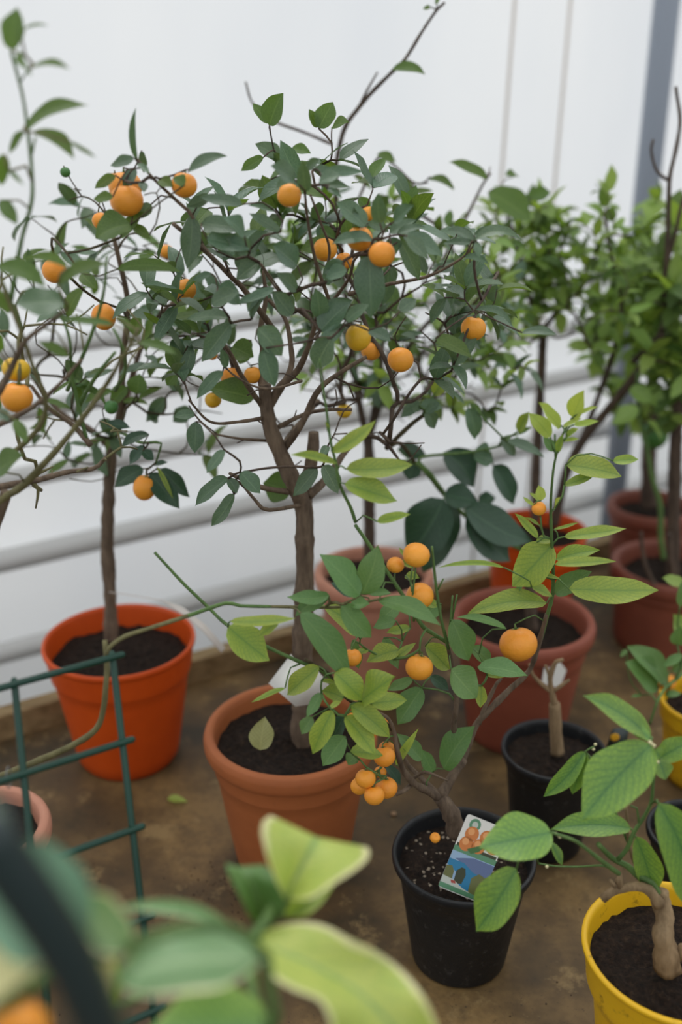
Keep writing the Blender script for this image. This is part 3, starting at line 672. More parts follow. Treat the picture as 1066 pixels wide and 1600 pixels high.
# long shoot over the wire panel
T0.stem('G', [(-60, 975, -.1), (0, 965, -.14), (140, 910, -.17), (300, 840, -.185), (400, 770, -.19), (432, 680, -.19), (440, 600, -.188), (446, 500, -.18), (436, 400, -.17)], Y - .01, (5.5, 4.2), 'twigs', .12)
LS = T0.stem('G', [(444, 470, -.19), (455, 432, -.19), (520, 385, -.18), (620, 352, -.16), (780, 300, -.13), (940, 246, -.1), (1000, 257, -.1), (1200, 262, -.09), (1420, 262, -.08), (1540, 238, -.08), (1620, 222, -.08)], Y, (4.2, 1.8), 'none')
Q, q = catmull(LS, [(4.2 - 2.2 * i / 10) / ppm(p) for i, p in enumerate(LS)], .006)
k = len(Q); tube(T0.br, Q[:k * 3 // 10 + 1], q[:k * 3 // 10 + 1], 8, rough=.15, mi=1); tube(T0.br, Q[k * 3 // 10:k * 6 // 10 + 1], q[k * 3 // 10:k * 6 // 10 + 1], 8, rough=.12, mi=2); tube(T0.br, Q[k * 6 // 10:], q[k * 6 // 10:], 8, rough=.15, mi=1)
T0.leaves('I', [(218, 295, 55, 122, 112, {'f': .1, 'd': .0}), (226, 290, 296, 85, 118, {'f': .1, 'd': .01, 's': .05}), (215, 295, 100, 240, 62, {'m': 'leaf_deep', 'Y': .02}), (258, 286, 350, 285, 34), (140, 330, 268, 470, 96, {'s': .05}), (180, 330, 262, 330, 50)], Y - .09, 'leaf_mid', part=True, dY=.01)
T0.leaves('H', [(732, 294, 556, 300, 60, {'s': -.08}), (730, 296, 590, 380, 70, {'s': .06}), (612, 368, 822, 650, 118, {'m': 'leaf_mid', 'Y': -.03, 'f': .1})], Y - .09, 'leaf_mid', part=True, dY=.01)
bare = shell(at(60, 620, Y), (.17, .1, .18), 50, .2, 1)
T0.grow(T0.targets + bare, rt=.001, expo=.35, rmax=.003)
T0.finish('bark', 'olive_stem')

# ------------------------------------------------------------------ T5 calamondin in the small black pot
b_, h_ = pot_base(725, 1331, 1.412)
T5 = Plant('potted_calamondin', b_, 'bushy calamondin with small round oranges in the front black pot that holds the picture card', 'potted plant')
make_pot(T5.root, b_, 'nursery', .0965, .066, h_, 'black', .024, 'soil_s')
Y = b_.y
T5.stem('I', [(625, 1290), (610, 1225), (580, 1170), (550, 1130)], Y, (15, 11), rough=.25)
T5.stem('I', [(555, 1140), (500, 1105, -.01), (450, 1080, -.02), (400, 1020, -.03), (375, 940, -.04), (360, 860, -.04), (340, 810, -.05), (300, 780, -.055)], Y, (7, 2), rough=.25)
T5.stem('I', [(548, 1125), (480, 1060, .01), (420, 1000, .02), (400, 960, .02)], Y, (5, 3))
T5.stem('I', [(430, 1085), (400, 1110, -.01), (370, 1122, -.01)], Y - .02, (4, 3.2))
T5.stem('I', [(440, 1055), (490, 1030, -.02), (540, 1045, -.03), (585, 1065, -.03)], Y - .01, (3, 1.5))
T5.stem('I', [(555, 1130), (590, 1075, .01), (625, 1010, .02), (650, 980, .03)], Y, (9, 7), rough=.25)
T5.stem('I', [(640, 1000, .03), (620, 900, .02), (612, 830, .01), (622, 740, 0), (612, 620, 0), (585, 500, -.01)], Y, (6, 3))
T5.stem('I', [(588, 515, -.01), (575, 460, -.015), (560, 400, -.02), (540, 280, -.02), (528, 170, -.02), (520, 90, -.02)], Y, (3, 1.8), 'green')
T5.stem('I', [(645, 985, .03), (700, 840, .05), (760, 770, .05), (840, 690, .06), (905, 630, .06), (935, 590, .06), (960, 510, .05), (1000, 370, .04)], Y, (6, 3.6), rough=.25)
T5.stem('I', [(715, 830, .05), (745, 750, .05), (790, 660, .05), (810, 640, .05)], Y, (4, 2.6), rough=.25)
T5.stem('F', [(540, 1000, .06), (562, 955, .05), (585, 870, .04), (603, 800, .04), (605, 700, .03), (600, 600, .02), (597, 480, .01), (603, 380, 0), (614, 310, 0), (640, 225, -.01), (668, 178, -.01)], Y, (3.4, 1.6), 'green')
T5.stem('F', [(614, 310), (612, 260), (612, 225)], Y, (2, 1.5), 'green')
T5.stem('F', [(600, 600, .02), (572, 590, .02), (562, 545, .02), (560, 520, .02)], Y, (1.8, 1.4), 'green')
T5.stem('I', [(585, 490), (520, 450, -.01), (480, 420, -.02), (410, 310, -.03), (330, 190, -.03), (250, 70, -.03), (200, 0, -.03)], Y, (3.4, 3), 'green')
T5.stem('E', [(815, 1110, -.03), (795, 1050, -.03), (748, 950, -.04), (733, 860, -.04), (712, 780, -.05), (695, 650, -.05), (678, 540, -.05), (665, 430, -.06)], Y, (3, 1.6), 'green')
T5.stem('I', [(590, 490), (598, 400, -.01), (606, 295, -.01)], Y, (2.4, 1.5), 'green')
T5.stem('I', [(598, 420), (615, 340, -.01), (625, 290, -.01)], Y, (1.8, 1.3), 'green')
T5.stem('I', [(545, 270, -.02), (568, 225, -.02)], Y, (1.6, 1.2), 'green')
T5.stem('I', [(445, 400, -.02), (440, 300, -.03), (450, 200, -.03), (452, 172, -.03)], Y, (1.8, 1.4), 'green')
T5.stem('I', [(500, 430, -.02), (475, 470, -.03), (468, 540, -.03)], Y, (1.8, 1.4), 'green')
T5.stem('I', [(350, 850, -.04), (290, 790, -.05), (240, 755, -.06), (190, 740, -.07), (120, 680, -.07), (90, 620, -.07), (-10, 560, -.07)], Y, (3.5, 2.6), 'twigs')
T5.stem('H', [(740, 640, -.07), (690, 600, -.07), (620, 575, -.07), (480, 512, -.07), (400, 470, -.07), (300, 412, -.06), (230, 345, -.05), (130, 250, -.05), (60, 175, -.05), (5, 115, -.05)], Y, (3.2, 2.4), 'green')
T5.stem('I', [(335, 980, -.04), (300, 1020, -.05), (280, 1070, -.05)], Y, (2, 1.6), 'green')
T5.leaves('I', [(300, 318, 557, 422, 74, {'m': 'leaf_mid', 'Y': -.06, 's': -.05}), (235, 455, 65, 335, 100, {'Y': .0}), (385, 520, 248, 570, 78), (360, 560, 455, 490, 34), (492, 505, 592, 602, 86, {'m': 'leaf_lime'}), (604, 395, 672, 565, 112, {'m': 'leaf_mid'}),
  (600, 600, 705, 722, 124, {'m': 'leaf_mid', 'Y': -.03}), (725, 670, 722, 762, 50), (710, 592, 918, 630, 78, {'m': 'leaf_mid'}), (750, 628, 835, 628, 28), (570, 1018, 700, 838, 112, {'m': 'leaf_mid', 's': -.04}), (370, 1000, 464, 848, 34, {'m': 'leaf_yel'}), (478, 980, 375, 870, 66, {'m': 'leaf_mid'}), (522, 1030, 475, 935, 58, {'m': 'leaf_mid'}),
  (225, 735, 370, 632, 112, {'Y': -.09, 'w': .09}), (115, 615, 232, 730, 108, {'Y': -.09}), (265, 745, 415, 730, 78, {'Y': -.08, 'w': .08}), (180, 752, 345, 885, 92, {'Y': -.1}), (158, 795, 283, 958, 90, {'Y': -.1}), (108, 770, 22, 955, 88, {'Y': -.1}), (150, 720, 62, 690, 76, {'Y': -.07}), (95, 762, 142, 735, 24, {'m': 'leaf_yel', 'Y': -.1}),
  (158, 880, 66, 1004, 92, {'m': 'leaf_mid', 'Y': -.06}), (480, 680, 378, 832, 104, {'m': 'leaf_mid', 'Y': .04}), (440, 645, 335, 690, 48, {'m': 'leaf_mid', 'Y': .03}), (180, 945, 315, 962, 62, {'Y': -.08}), (330, 1000, 390, 1085, 42, {'m': 'leaf_deep', 'Y': .02}),
  (820, 178, 545, 180, 22, {'s': .06}), (828, 432, 622, 385, 34, {'s': .06, 'm': 'leaf_mid'}), (370, 400, 275, 428, 56, {'m': 'leaf_mid', 'Y': .02}), (410, 212, 468, 222, 38, {'m': 'leaf_lime'}), (440, 178, 362, 140, 20), (410, 135, 384, 95, 16), (495, 320, 540, 345, 38), (685, 510, 768, 575, 62, {'m': 'leaf_mid', 'Y': .04}), (515, 630, 590, 690, 50, {'m': 'leaf_deep', 'Y': .05}),
  (560, 330, 470, 390, 80, {'m': 'leaf_mid', 'Y': .06}), (320, 470, 380, 600, 60, {'m': 'leaf_mid', 'Y': .06}), (430, 430, 330, 450, 40, {'Y': .04}), (190, 480, 215, 600, 46, {'m': 'leaf_mid', 'Y': .0}), (380, 330, 300, 400, 70, {'m': 'leaf_mid', 'Y': .07}), (150, 800, 110, 880, 70, {'m': 'leaf_deep', 'Y': -.04}), (250, 520, 210, 540, 30), (200, 960, 170, 1000, 60, {'m': 'leaf_mid', 'Y': -.06})],
  Y - .01, 'leaf_lime', part=True, dY=.012)
T5.leaves('H', [(320, 402, 594, 388, 46, {'s': .06}), (520, 408, 440, 465, 44), (310, 425, 482, 566, 136, {'f': .06, 'r': 0, 's': .02}), (692, 590, 555, 708, 90), (548, 680, 408, 740, 22), (700, 700, 638, 800, 48, {'m': 'leaf_mid'}), (662, 800, 616, 872, 56, {'m': 'leaf_mid'}), (700, 650, 760, 660, 20)], Y - .09, 'leaf_lime', part=True, dY=.01)
T5.leaves('F', [(675, 168, 716, 68, 62), (630, 202, 553, 112, 42), (596, 236, 517, 150, 56), (608, 285, 570, 235, 34, {'m': 'leaf_mid'}), (695, 152, 764, 127, 16), (680, 192, 768, 178, 24), (640, 200, 708, 168, 18), (650, 228, 695, 205, 20), (640, 250, 700, 242, 14), (622, 290, 640, 225, 26, {'m': 'leaf_lime'}), (655, 235, 690, 210, 20, {'m': 'leaf_lime'})], Y - .02, 'leaf_yel', part=True, dY=.008, nu=14, nv=4)
T5.leaves('F', [(650, 336, 850, 375, 80), (820, 320, 912, 315, 36), (645, 408, 758, 368, 34), (562, 462, 552, 408, 36, {'m': 'leaf_yel'}), (535, 480, 498, 450, 14, {'m': 'leaf_yel'}), (552, 465, 520, 436, 14, {'m': 'leaf_yel'}), (612, 490, 632, 450, 14, {'m': 'leaf_yel'}), (550, 596, 468, 508, 30), (555, 550, 505, 522, 12), (608, 565, 697, 540, 12),
  (645, 592, 868, 562, 44, {'s': .05}), (615, 672, 772, 640, 56, {'Y': .03}), (610, 692, 830, 680, 36), (602, 620, 462, 770, 134, {'f': .08, 'r': 0}), (546, 612, 602, 604, 34), (662, 778, 982, 782, 100, {'f': .08, 'r': 6, 's': .03}), (612, 795, 742, 715, 72, {'m': 'leaf_mid', 'Y': .03}), (562, 726, 632, 745, 15), (528, 772, 602, 806, 34), (582, 828, 300, 868, 76, {'s': .06, 'r': 4}), (500, 760, 470, 790, 20, {'m': 'leaf_mid'})],
  Y + .02, 'leaf_lime', part=True, dY=.012)
T5.leaves('E', [(715, 815, 900, 684, 62, {'s': .08, 'm': 'leaf_lime'}), (737, 864, 543, 828, 38, {'s': .05}), (776, 888, 1052, 868, 86, {'s': .08}), (770, 948, 988, 1022, 96, {'s': .02}), (905, 1106, 1042, 1075, 42), (695, 720, 690, 690, 14)], Y - .05, 'leaf_lime', part=True, dY=.008)
for f in ((455, 125, 26 * 2.2, -.03, .82, 1), (368, 167, 37, -.02, .82, 1), (470, 295, 58, -.02, .9, 1), (467, 593, 58, -.03, .93, 0), (880, 497, 80, .02, .9, 0), (243, 1057, 43, -.09, .93, 0), (280, 1127, 43, -.1, .93, 0), (330, 1095, 47, -.07, .93, 0),
          (218, 1088, 38, -.06, .93, 0), (322, 965, 46, -.06, .93, 0), (332, 935, 36, -.03, .93, 0), (305, 1030, 26, -.03, .93, 0), (188, 552, 40, -.05, .93, 0), (232, 765, 34, -.03, .93, 0), (322, 830, 32, -.02, .93, 0), (255, 860, 36, -.03, .93, 0), (185, 800, 22, -.04, .93, 0)):
    u, v = px('I', f[0], f[1]); T5.fruit(u, v, f[2] / 2.665, Y + f[3], 'fruit', f[4], bool(f[5]), calyx=f[2] > 20)
u, v = px('F', 554, 491); T5.fruit(u, v, 11.5, Y + .01, 'fruit', .95, True)
T5.grow(T5.targets, rt=.0009, expo=.3, rmax=.0022, step=.015, wig=.002, mb='green', sides=6)
T5.finish('bark', 'twig', 'green_stem')

# ------------------------------------------------------------------ T6 lemon in the yellow pot
b_, h_ = pot_base(1062, 1480, 1.222)
T6 = Plant('potted_lemon', b_, 'young lemon with big veined leaves and knobbly trunk in the large yellow pot', 'potted plant')
make_pot(T6.root, b_, 'wide', .111, .075, h_, 'yellow', .030)
Y = b_.y
T6.stem('J', [(812, 1370, -.02), (800, 1290, -.02), (790, 1230, -.02), (800, 1160, -.01), (780, 1090), (790, 1050)], Y, (21, 12), rough=.3)
T6.stem('J', [(860, 1320, -.02), (880, 1290, -.02), (900, 1290, -.02)], Y, (10, 10), rough=.3)
T6.stem('J', [(775, 1100), (730, 1040), (680, 1025), (620, 1032), (570, 1055), (540, 1080)], Y - .01, (9, 7), rough=.3)
T6.stem('J', [(612, 1030), (605, 1000), (608, 970)], Y - .01, (7, 4.5), rough=.3)
T6.stem('J', [(590, 1025), (575, 1010), (570, 1000)], Y - .015, (4, 3), rough=.3)
T6.stem('J', [(608, 975, -.01), (540, 925, -.02), (470, 870, -.03), (420, 835, -.04), (345, 808, -.05), (325, 800, -.05)], Y, (4, 2.2), 'green')
T6.stem('J', [(590, 965, -.01), (540, 940, 0), (440, 944, .02), (340, 942, .02), (270, 930, .02)], Y, (1.8, 1.5), 'green')
T6.stem('J', [(780, 1080), (740, 1010, 0), (690, 985, 0), (640, 940, 0), (580, 910, 0), (520, 850, -.01)], Y, (6.5, 4), 'green')
T6.stem('J', [(600, 915), (640, 870, 0), (670, 800, 0), (715, 730, 0), (742, 670, 0), (750, 580, 0), (765, 510, 0), (745, 440, 0)], Y, (4, 2.2), 'green')
T6.stem('J', [(738, 685), (755, 672, -.01), (775, 680, -.02)], Y, (2, 1.6), 'green')
T6.stem('J', [(690, 770), (680, 700, 0), (655, 690, 0)], Y, (2, 1.4), 'green')
T6.stem('J', [(780, 1070), (700, 980, .02), (650, 860, .03), (640, 740, .03), (635, 690, .03)], Y, (4, 2), 'twigs')
T6.stem('J', [(300, 560, .06), (400, 500, .05), (465, 465, .05), (500, 455, .05), (508, 435, .05)], Y, (1.6, 1.2), 'none')
T6.stem('J', [(650, 860, .03), (560, 640, .04), (480, 480, .05), (465, 465, .05), (508, 440, .05)], Y, (2.2, 1.2), 'green')
T6.stem('J', [(765, 520), (800, 500, 0), (850, 480, 0)], Y, (2, 1.6), 'green')
T6.leaves('J', [(742, 436, 450, 752, 236, {'r': 0, 'f': .08, 'd': -.03, 's': .02, 'Y': -.02}), (740, 412, 455, 232, 100, {'f': .1, 's': .03}), (738, 412, 585, 312, 60, {'f': .1}), (775, 492, 920, 410, 100), (772, 500, 800, 582, 74), (768, 680, 885, 1110, 190, {'r': -6, 's': -.06, 'Y': -.04}), (678, 820, 750, 1072, 112, {'r': 10}),
  (655, 784, 322, 790, 104, {'s': .04}), (326, 802, 24, 862, 196, {'r': 0, 'f': .07, 'Y': -.05, 's': -.02}), (180, 952, 12, 1214, 170, {'r': 0, 'Y': -.05, 's': -.03, 'm': 'leaf_lemon'}), (325, 845, 370, 938, 38), (466, 465, 292, 652, 76, {'Y': .05, 's': -.06}), (470, 470, 412, 642, 76, {'Y': .05}), (750, 460, 780, 490, 60)],
  Y, 'leaf_lemon', part=True, dY=.01, nu=26, nv=10, wave=.03, tintv=.06, arch=.08)
bud = MB()
for (x, y) in ((742, 432), (752, 440), (745, 450), (735, 425), (352, 812), (342, 806), (508, 435), (500, 455), (768, 508), (306, 944), (360, 820)):
    u, v = px('J', x, y); sphere(bud, at(u, v, Y + (.05 if x in (508, 500) else -.02)), .0019, seg=8, rings=6, dimple=0)
bud.build('flower_buds', simple('bud_cream', (214, 206, 160), .5), T6.root)
T6.grow(T6.targets, rt=.0012, expo=.3, rmax=.0022, step=.015, wig=.002, mb='green', sides=6)
T6.finish('bark_grey', 'bark_grey')

# ------------------------------------------------------------------ T7 pruned plant, second black pot
b_, h_ = pot_base(866, 1168, 1.626)
T7 = Plant('potted_seedling', b_, 'short pruned citrus stump with pale trunk in the black pot behind the lemon leaves', 'potted plant')
make_pot(T7.root, b_, 'nursery', .081, .056, h_, 'black', .022)
Y = b_.y
T7.stem('J', [(350, 470), (345, 400), (342, 330), (338, 265)], Y, (11, 9), rough=.15)
T7.stem('J', [(338, 270), (325, 210), (320, 150), (345, 90), (375, 80)], Y, (6, 3), rough=.25)
T7.stem('J', [(330, 220), (280, 180), (245, 140), (235, 100)], Y, (4, 2.5), rough=.25)
T7.stem('J', [(330, 215), (365, 190), (400, 165)], Y, (4, 2.2), rough=.25)
T7.stem('J', [(322, 160), (310, 130), (300, 105)], Y, (3, 2), rough=.25)
T7.finish('bark_grey')

# ------------------------------------------------------------------ T8 brick pot with dark large leaves
b_, h_ = pot_base(818, 963, 1.893)
T8 = Plant('potted_citrus', b_, 'citrus with drooping big dark leaves in the brick-red pot behind the calamondin', 'potted plant')
make_pot(T8.root, b_, 'rolled', .129, .090, h_, 'brick', .040)
Y = b_.y
T8.stem('F', [(530, 925), (525, 850), (520, 760), (505, 640), (470, 560)], Y, (10, 6))
T8.stem('F', [(500, 640), (400, 590, -.02), (290, 515, -.05), (215, 440, -.08), (150, 360, -.1), (105, 325, -.1), (0, 330, -.1), (-60, 340, -.1)], Y, (4, 3), 'green')
T8.stem('F', [(230, 455, -.08), (170, 370, -.1), (130, 310, -.1), (300, 290, -.1), (420, 265, -.1), (480, 235, -.1)], Y, (3, 1.6), 'green')
T8.stem('F', [(10, 275, -.2), (60, 225, -.22), (110, 180, -.22), (155, 150, -.22)], Y, (4, 3), 'twigs')
T8.stem('F', [(110, 325, -.1), (60, 260, -.16), (20, 270, -.2)], Y, (3, 3), 'twigs')
T8.leaves('F', [(215, 458, 88, 660, 175, {'r': -10, 'f': .12, 'Y': -.12, 's': -.04}), (250, 470, 140, 720, 150, {'r': 0, 'Y': -.08}), (215, 440, 335, 465, 90, {'Y': -.1}), (290, 480, 528, 610, 120, {'Y': -.12, 's': .1, 'f': .12}), (295, 520, 452, 680, 120, {'Y': -.13, 's': .05}), (215, 290, 320, 415, 110, {'Y': -.06, 's': -.1}), (390, 336, 465, 476, 76, {'Y': -.08}),
  (320, 300, 392, 320, 80, {'Y': -.1, 'm': 'leaf_dark'}), (340, 470, 400, 450, 50), (105, 330, 90, 390, 70, {'Y': -.05}), (50, 280, 150, 300, 60), (300, 560, 345, 635, 40)], Y, 'leaf_deep', part=True, nu=14, nv=6)
T8.leaves('F', [(480, 215, 520, 145, 40, {'m': 'leaf_lime'}), (480, 225, 530, 200, 18, {'m': 'leaf_back'}), (420, 240, 470, 305, 40), (440, 250, 572, 308, 36), (300, 130, 325, 245, 58, {'s': -.06}), (310, 115, 348, 160, 28, {'m': 'leaf_back'})], Y - .14, 'leaf_dark', part=True, nu=14, nv=6)
T8.leaves('F', [(150, 150, 200, 110, 34), (130, 110, 60, 165, 44), (130, 120, 210, 130, 44), (150, 140, 180, 205, 50), (178, 85, 242, 8, 56, {'m': 'leaf_lime'}), (235, 65, 290, 118, 16), (130, 130, 105, 145, 26)], Y - .22, 'leaf_dark', part=True, nu=12, nv=6)
T8.grow(T8.targets, rt=.0013, expo=.3, rmax=.003, mb='green')
mb = MB(); p0 = at(866, 1052, Y - .125); 
u0 = Vector((.020, -.004, 0)); u1 = Vector((0, .006, .024)); mb.add([p0 - u0 - u1 * .8, p0 + u0 * .5 - u1, p0 + u0 + u1 * .3, p0 + u0 * .3 + u1, p0 - u0 * .8 + u1 * .6], [(0, 1, 2, 3, 4)])
mb.build('sticker', M['white'], T8.root, smooth=False, solid=.001)
T8.finish('bark_dark', 'twig')

# ------------------------------------------------------------------ T3 tree behind the middle
b_, h_ = pot_base(585, 889, 2.06)
T3 = Plant('potted_kumquat_tree', b_, 'tree in the dull pink pot behind the middle trunk, one long twig rising highest', 'potted tree')
make_pot(T3.root, b_, 'rolled', .118, .084, h_, 'pink', .028)
Y = b_.y
T3.stem('P', [(578, 890), (577, 800), (577, 730), (575, 680)], Y, (9.5, 8.5))
T3.stem('P', [(575, 690), (600, 620, 0), (640, 540, 0), (700, 470, 0)], Y, (5, 3))
T3.stem('P', [(575, 690), (560, 620, 0), (545, 500, .05), (530, 380, .05), (525, 300, .05), (527, 250, .05)], Y, (6, 3))
T3.stem('P', [(576, 690), (590, 600, 0), (595, 500, 0), (600, 400, 0)], Y, (5, 3))
T3.stem('B', [(465, 690, .05), (500, 540, .04), (560, 450, .03), (620, 380, .02), (700, 300, .01), (755, 245, 0), (820, 140, 0), (880, 50, 0), (920, 10, 0)], Y, (4, 2))
T3.stem('B', [(560, 450, .03), (600, 370, .03), (640, 300, .03)], Y, (2.2, 1.5))
T3.stem('B', [(450, 600, .05), (330, 550, .05), (200, 500, .05), (120, 430, .05), (90, 340, .05)], Y, (2.6, 1.4))
T3.stem('B', [(560, 830, 0), (640, 660, 0), (700, 680, 0), (790, 760, 0), (850, 760, 0)], Y, (2.2, 1.5))
T3.stem('B', [(760, 860, 0), (900, 950, 0), (960, 1050, 0)], Y, (3, 2))
T3.stem('C', [(60, 700, .05), (160, 520, .05), (230, 380, .05), (270, 320, .05)], Y, (3, 1.6))
T3.leaves('B', [(700, 290, 838, 310, 42, {'s': -.14}), (640, 640, 716, 676, 40), (790, 790, 670, 745, 56), (780, 800, 870, 795, 26), (850, 745, 958, 795, 26, {'s': -.14}), (540, 728, 616, 790, 26), (860, 30, 830, 36, 18), (880, 10, 900, 0, 22), (560, 900, 605, 870, 60, {'m': 'leaf_back'})], Y, 'leaf_back')
T3.leaves('C', [(255, 345, 95, 275, 44, {'s': .06}), (20, 340, 118, 390, 30, {'s': -.1}), (90, 870, 30, 880, 40)], Y, 'leaf_back')
T3.leaves('C', [(400, 985, 545, 995, 36, {'s': -.06}), (200, 600, 400, 600, 44, {'s': -.2}), (205, 600, 90, 555, 14, {'s': .2}), (200, 610, 70, 615, 30), (160, 670, 262, 700, 30, {'s': -.1}), (205, 890, 360, 960, 30, {'s': -.2}), (40, 1010, 190, 1085, 60, {'m': 'leaf_back'}), (200, 580, 300, 545, 34)], Y - .65, 'leaf_dark')
cc = at(600, 470, Y)
top = shell(cc, (.26, .22, .2), 78, .5, 1, lambda p: p.z > cc.z - .12)
low = shell(at(690, 560, Y - .1), (.16, .2, .12), 34, .4, 1)
T3.grow(T3.targets + top + low + shell(at(600, 540, Y), (.2, .2, .16), 80, .1, 1) + shell(at(645, 565, Y), (.14, .12, .1), 60, .1, 1), rt=.001, expo=.36, rmax=.003)
T3.clusters(top + low, ['leaf_dark', 'leaf_back', 'leaf_bg', 'leaf_bg'], (.03, .05), (3, 5))
T3.finish('bark_dark', 'bark_dark')

# ------------------------------------------------------------------ T9 orange pot behind
b_, h_ = pot_base(838, 825, 2.27)
T9 = Plant('potted_citrus_tree', b_, 'two-stemmed leafy citrus in the small orange pot at the back, behind the brick-red one', 'potted tree')
make_pot(T9.root, b_, 'collar', .110, .080, h_, 'orange', .035)
Y = b_.y
T9.stem('P', [(836, 815), (838, 740), (842, 660), (847, 560), (850, 510)], Y, (7.5, 6.5))
T9.stem('C', [(470, 1000), (460, 930, 0), (420, 800, 0), (380, 640, 0), (340, 500, 0)], Y, (5, 3)); T9.stem('C', [(480, 980), (540, 900), (570, 800), (560, 650), (600, 520)], Y, (4, 2.5))
T9.stem('P', [(866, 820), (885, 740, -.02), (910, 690, -.04), (950, 640, -.06), (990, 590, -.08), (1035, 520, -.1)], Y, (8, 6))
T9.stem('C', [(860, 1110, -.06), (980, 980, -.08), (990, 800, -.1), (1005, 620, -.12), (1010, 450, -.12), (1015, 340, -.12), (1045, 200, -.12), (1058, 100, -.12), (1045, 0, -.12), (1040, -40, -.12)], Y, (5, 2.2))
T9.stem('C', [(1005, 350, -.12), (960, 310, -.12), (938, 230, -.12), (946, 180, -.12)], Y, (2.8, 2))
T9.stem('C', [(995, 720, -.1), (1040, 560, -.12), (1066, 450, -.12), (1110, 340, -.12)], Y, (4, 2.5))
T9.stem('P', [(905, 700), (935, 620), (962, 540), (972, 470), (955, 400), (945, 330)], Y - .02, (5, 2.6))
T9.leaves('C', [(260, 400, 440, 520, 110, {'m': 'leaf_back'}), (680, 1040, 585, 1045, 50, {'m': 'leaf_bg'}), (690, 1080, 740, 1120, 60), (750, 470, 785, 520, 50), (740, 460, 725, 380, 40), (430, 420, 520, 400, 60), (380, 330, 330, 330, 30), (230, 830, 300, 860, 110, {'m': 'leaf_back'}), (420, 985, 540, 992, 40)], Y - .1, 'leaf_back')
cc = at(832, 400, Y)
top = shell(cc, (.15, .15, .155), 80, .1, 1); t2 = shell(at(945, 420, Y - .05), (.1, .12, .17), 34, .2, 1)
T9.grow(T9.targets + top + t2 + shell(at(850, 490, Y), (.13, .13, .09), 30, .1, 1), rt=.001, expo=.36, rmax=.003)
T9.clusters(top + t2, ['leaf_bg', 'leaf_bg', 'leaf_back'], (.03, .052), (3, 5), .48)
T9.finish('bark_dark', 'bark_dark')

# ------------------------------------------------------------------ T10, T11 brown pots at the right
b_, h_ = pot_base(1018, 786, 2.50)
T10 = Plant('potted_citrus_tree', b_, 'bushy bright green citrus in the red-brown pot farthest back on the right', 'potted tree')
make_pot(T10.root, b_, 'rolled', .102, .078, h_, 'brown', .03)
Y = b_.y
T10.stem('P', [(1015, 790), (1014, 720), (1018, 640), (1022, 560)], Y, (13, 9))
cc = at(1040, 500, Y); top = shell(cc, (.17, .17, .27), 110, .1, 1)
T10.fruit(1023, 680, 21, Y - .12, 'fruit_g', 1.05)
T10.grow(T10.targets + top, rt=.001, expo=.36, rmax=.003); T10.clusters(top, ['leaf_bg', 'leaf_bg', 'leaf_bg', 'leaf_back'], (.045, .065), (3, 5), .5); T10.finish('bark_dark', 'bark_dark')
b_, h_ = pot_base(1053, 878, 2.23)
T11 = Plant('potted_citrus_tree', b_, 'citrus with thin green shoots in the big red-brown pot cut off by the right edge', 'potted tree')
make_pot(T11.root, b_, 'rolled', .129, .108, h_, 'brown', .04)
Y = b_.y
T11.stem('P', [(1052, 900), (1053, 800), (1056, 700), (1062, 600)], Y, (11, 9))
T11.stem('F', [(1000, 670), (990, 590), (988, 480), (960, 380), (940, 270), (915, 150), (905, 0)], Y - .04, (5, 3), 'green')
T11.stem('F', [(1060, 880, -.08), (1010, 820, -.1), (950, 730, -.1), (925, 640, -.1), (920, 575, -.1)], Y, (4, 3))
T11.stem('F', [(1060, 860, -.08), (1030, 720, -.1), (1020, 580, -.1)], Y, (4.5, 5))
cc = at(1085, 500, Y); top = shell(cc, (.15, .15, .25), 70, .1, 1)
T11.leaves('F', [(910, 130, 815, 190, 60), (880, 60, 960, 110, 60), (940, 60, 990, 130, 60)], Y - .05, 'leaf_bg')
T11.grow(T11.targets + top, rt=.001, expo=.36, rmax=.003); T11.clusters(top, ['leaf_bg', 'leaf_back'], (.05, .07), (3, 5), .5); T11.finish('bark_dark', 'bark_dark')

# ------------------------------------------------------------------ T13, T14 right edge
b_, h_ = pot_base(1108, 1092, 1.79)
T13 = Plant('potted_citrus', b_, 'little citrus with fresh green leaves in the yellow pot halfway up the right edge', 'potted plant')
make_pot(T13.root, b_, 'collar', .082, .06, h_, 'yellow', .03)
Y = b_.y
T13.stem('J', [(950, 260), (930, 150), (900, 60), (880, -40)], Y, (5, 4)); T13.stem('J', [(735, 350, -.12), (765, 260, -.12), (800, 200, -.1), (850, 160, -.08), (880, 130, -.06), (920, 90, 0)], Y, (2, 3), 'green')
T13.leaves('J', [(808, 182, 640, 25, 92, {'s': .05}), (765, 195, 635, 92, 118, {'m': 'leaf_mid'}), (830, 130, 900, 90, 40), (850, 20, 860, -60, 70), (870, 60, 790, 110, 40), (640, 40, 610, 70, 20), (700, 230, 655, 238, 14), (860, -140, 920, -280, 60), (800, 230, 869, 225, 30)], Y - .07, 'leaf_mid', part=True)
T13.leaves('P', [(1070, 915, 1035, 903, 18), (1072, 990, 1052, 960, 30), (1075, 1010, 1078, 960, 40)], Y - .03, 'leaf_bg', part=True)
T13.fruit(1042, 1066, 15, Y - .05)
T13.grow(T13.targets, rt=.0012, expo=.3, rmax=.002, mb='green'); T13.finish('bark')
b_, h_ = pot_base(1090, 1296, 1.488)
T14 = Plant('potted_seedling', b_, 'black pot cut off by the right edge, half hidden behind a lemon leaf', 'potted plant')
make_pot(T14.root, b_, 'nursery', .070, .05, h_, 'black', .02)
T14.stem('P', [(1100, 1310), (1104, 1230), (1112, 1140)], b_.y, (5, 3)); T14.leaves('P', [(1112, 1150, 1160, 1110, 30), (1110, 1170, 1150, 1200, 30)], b_.y, 'leaf_mid', part=True); T14.finish('bark')

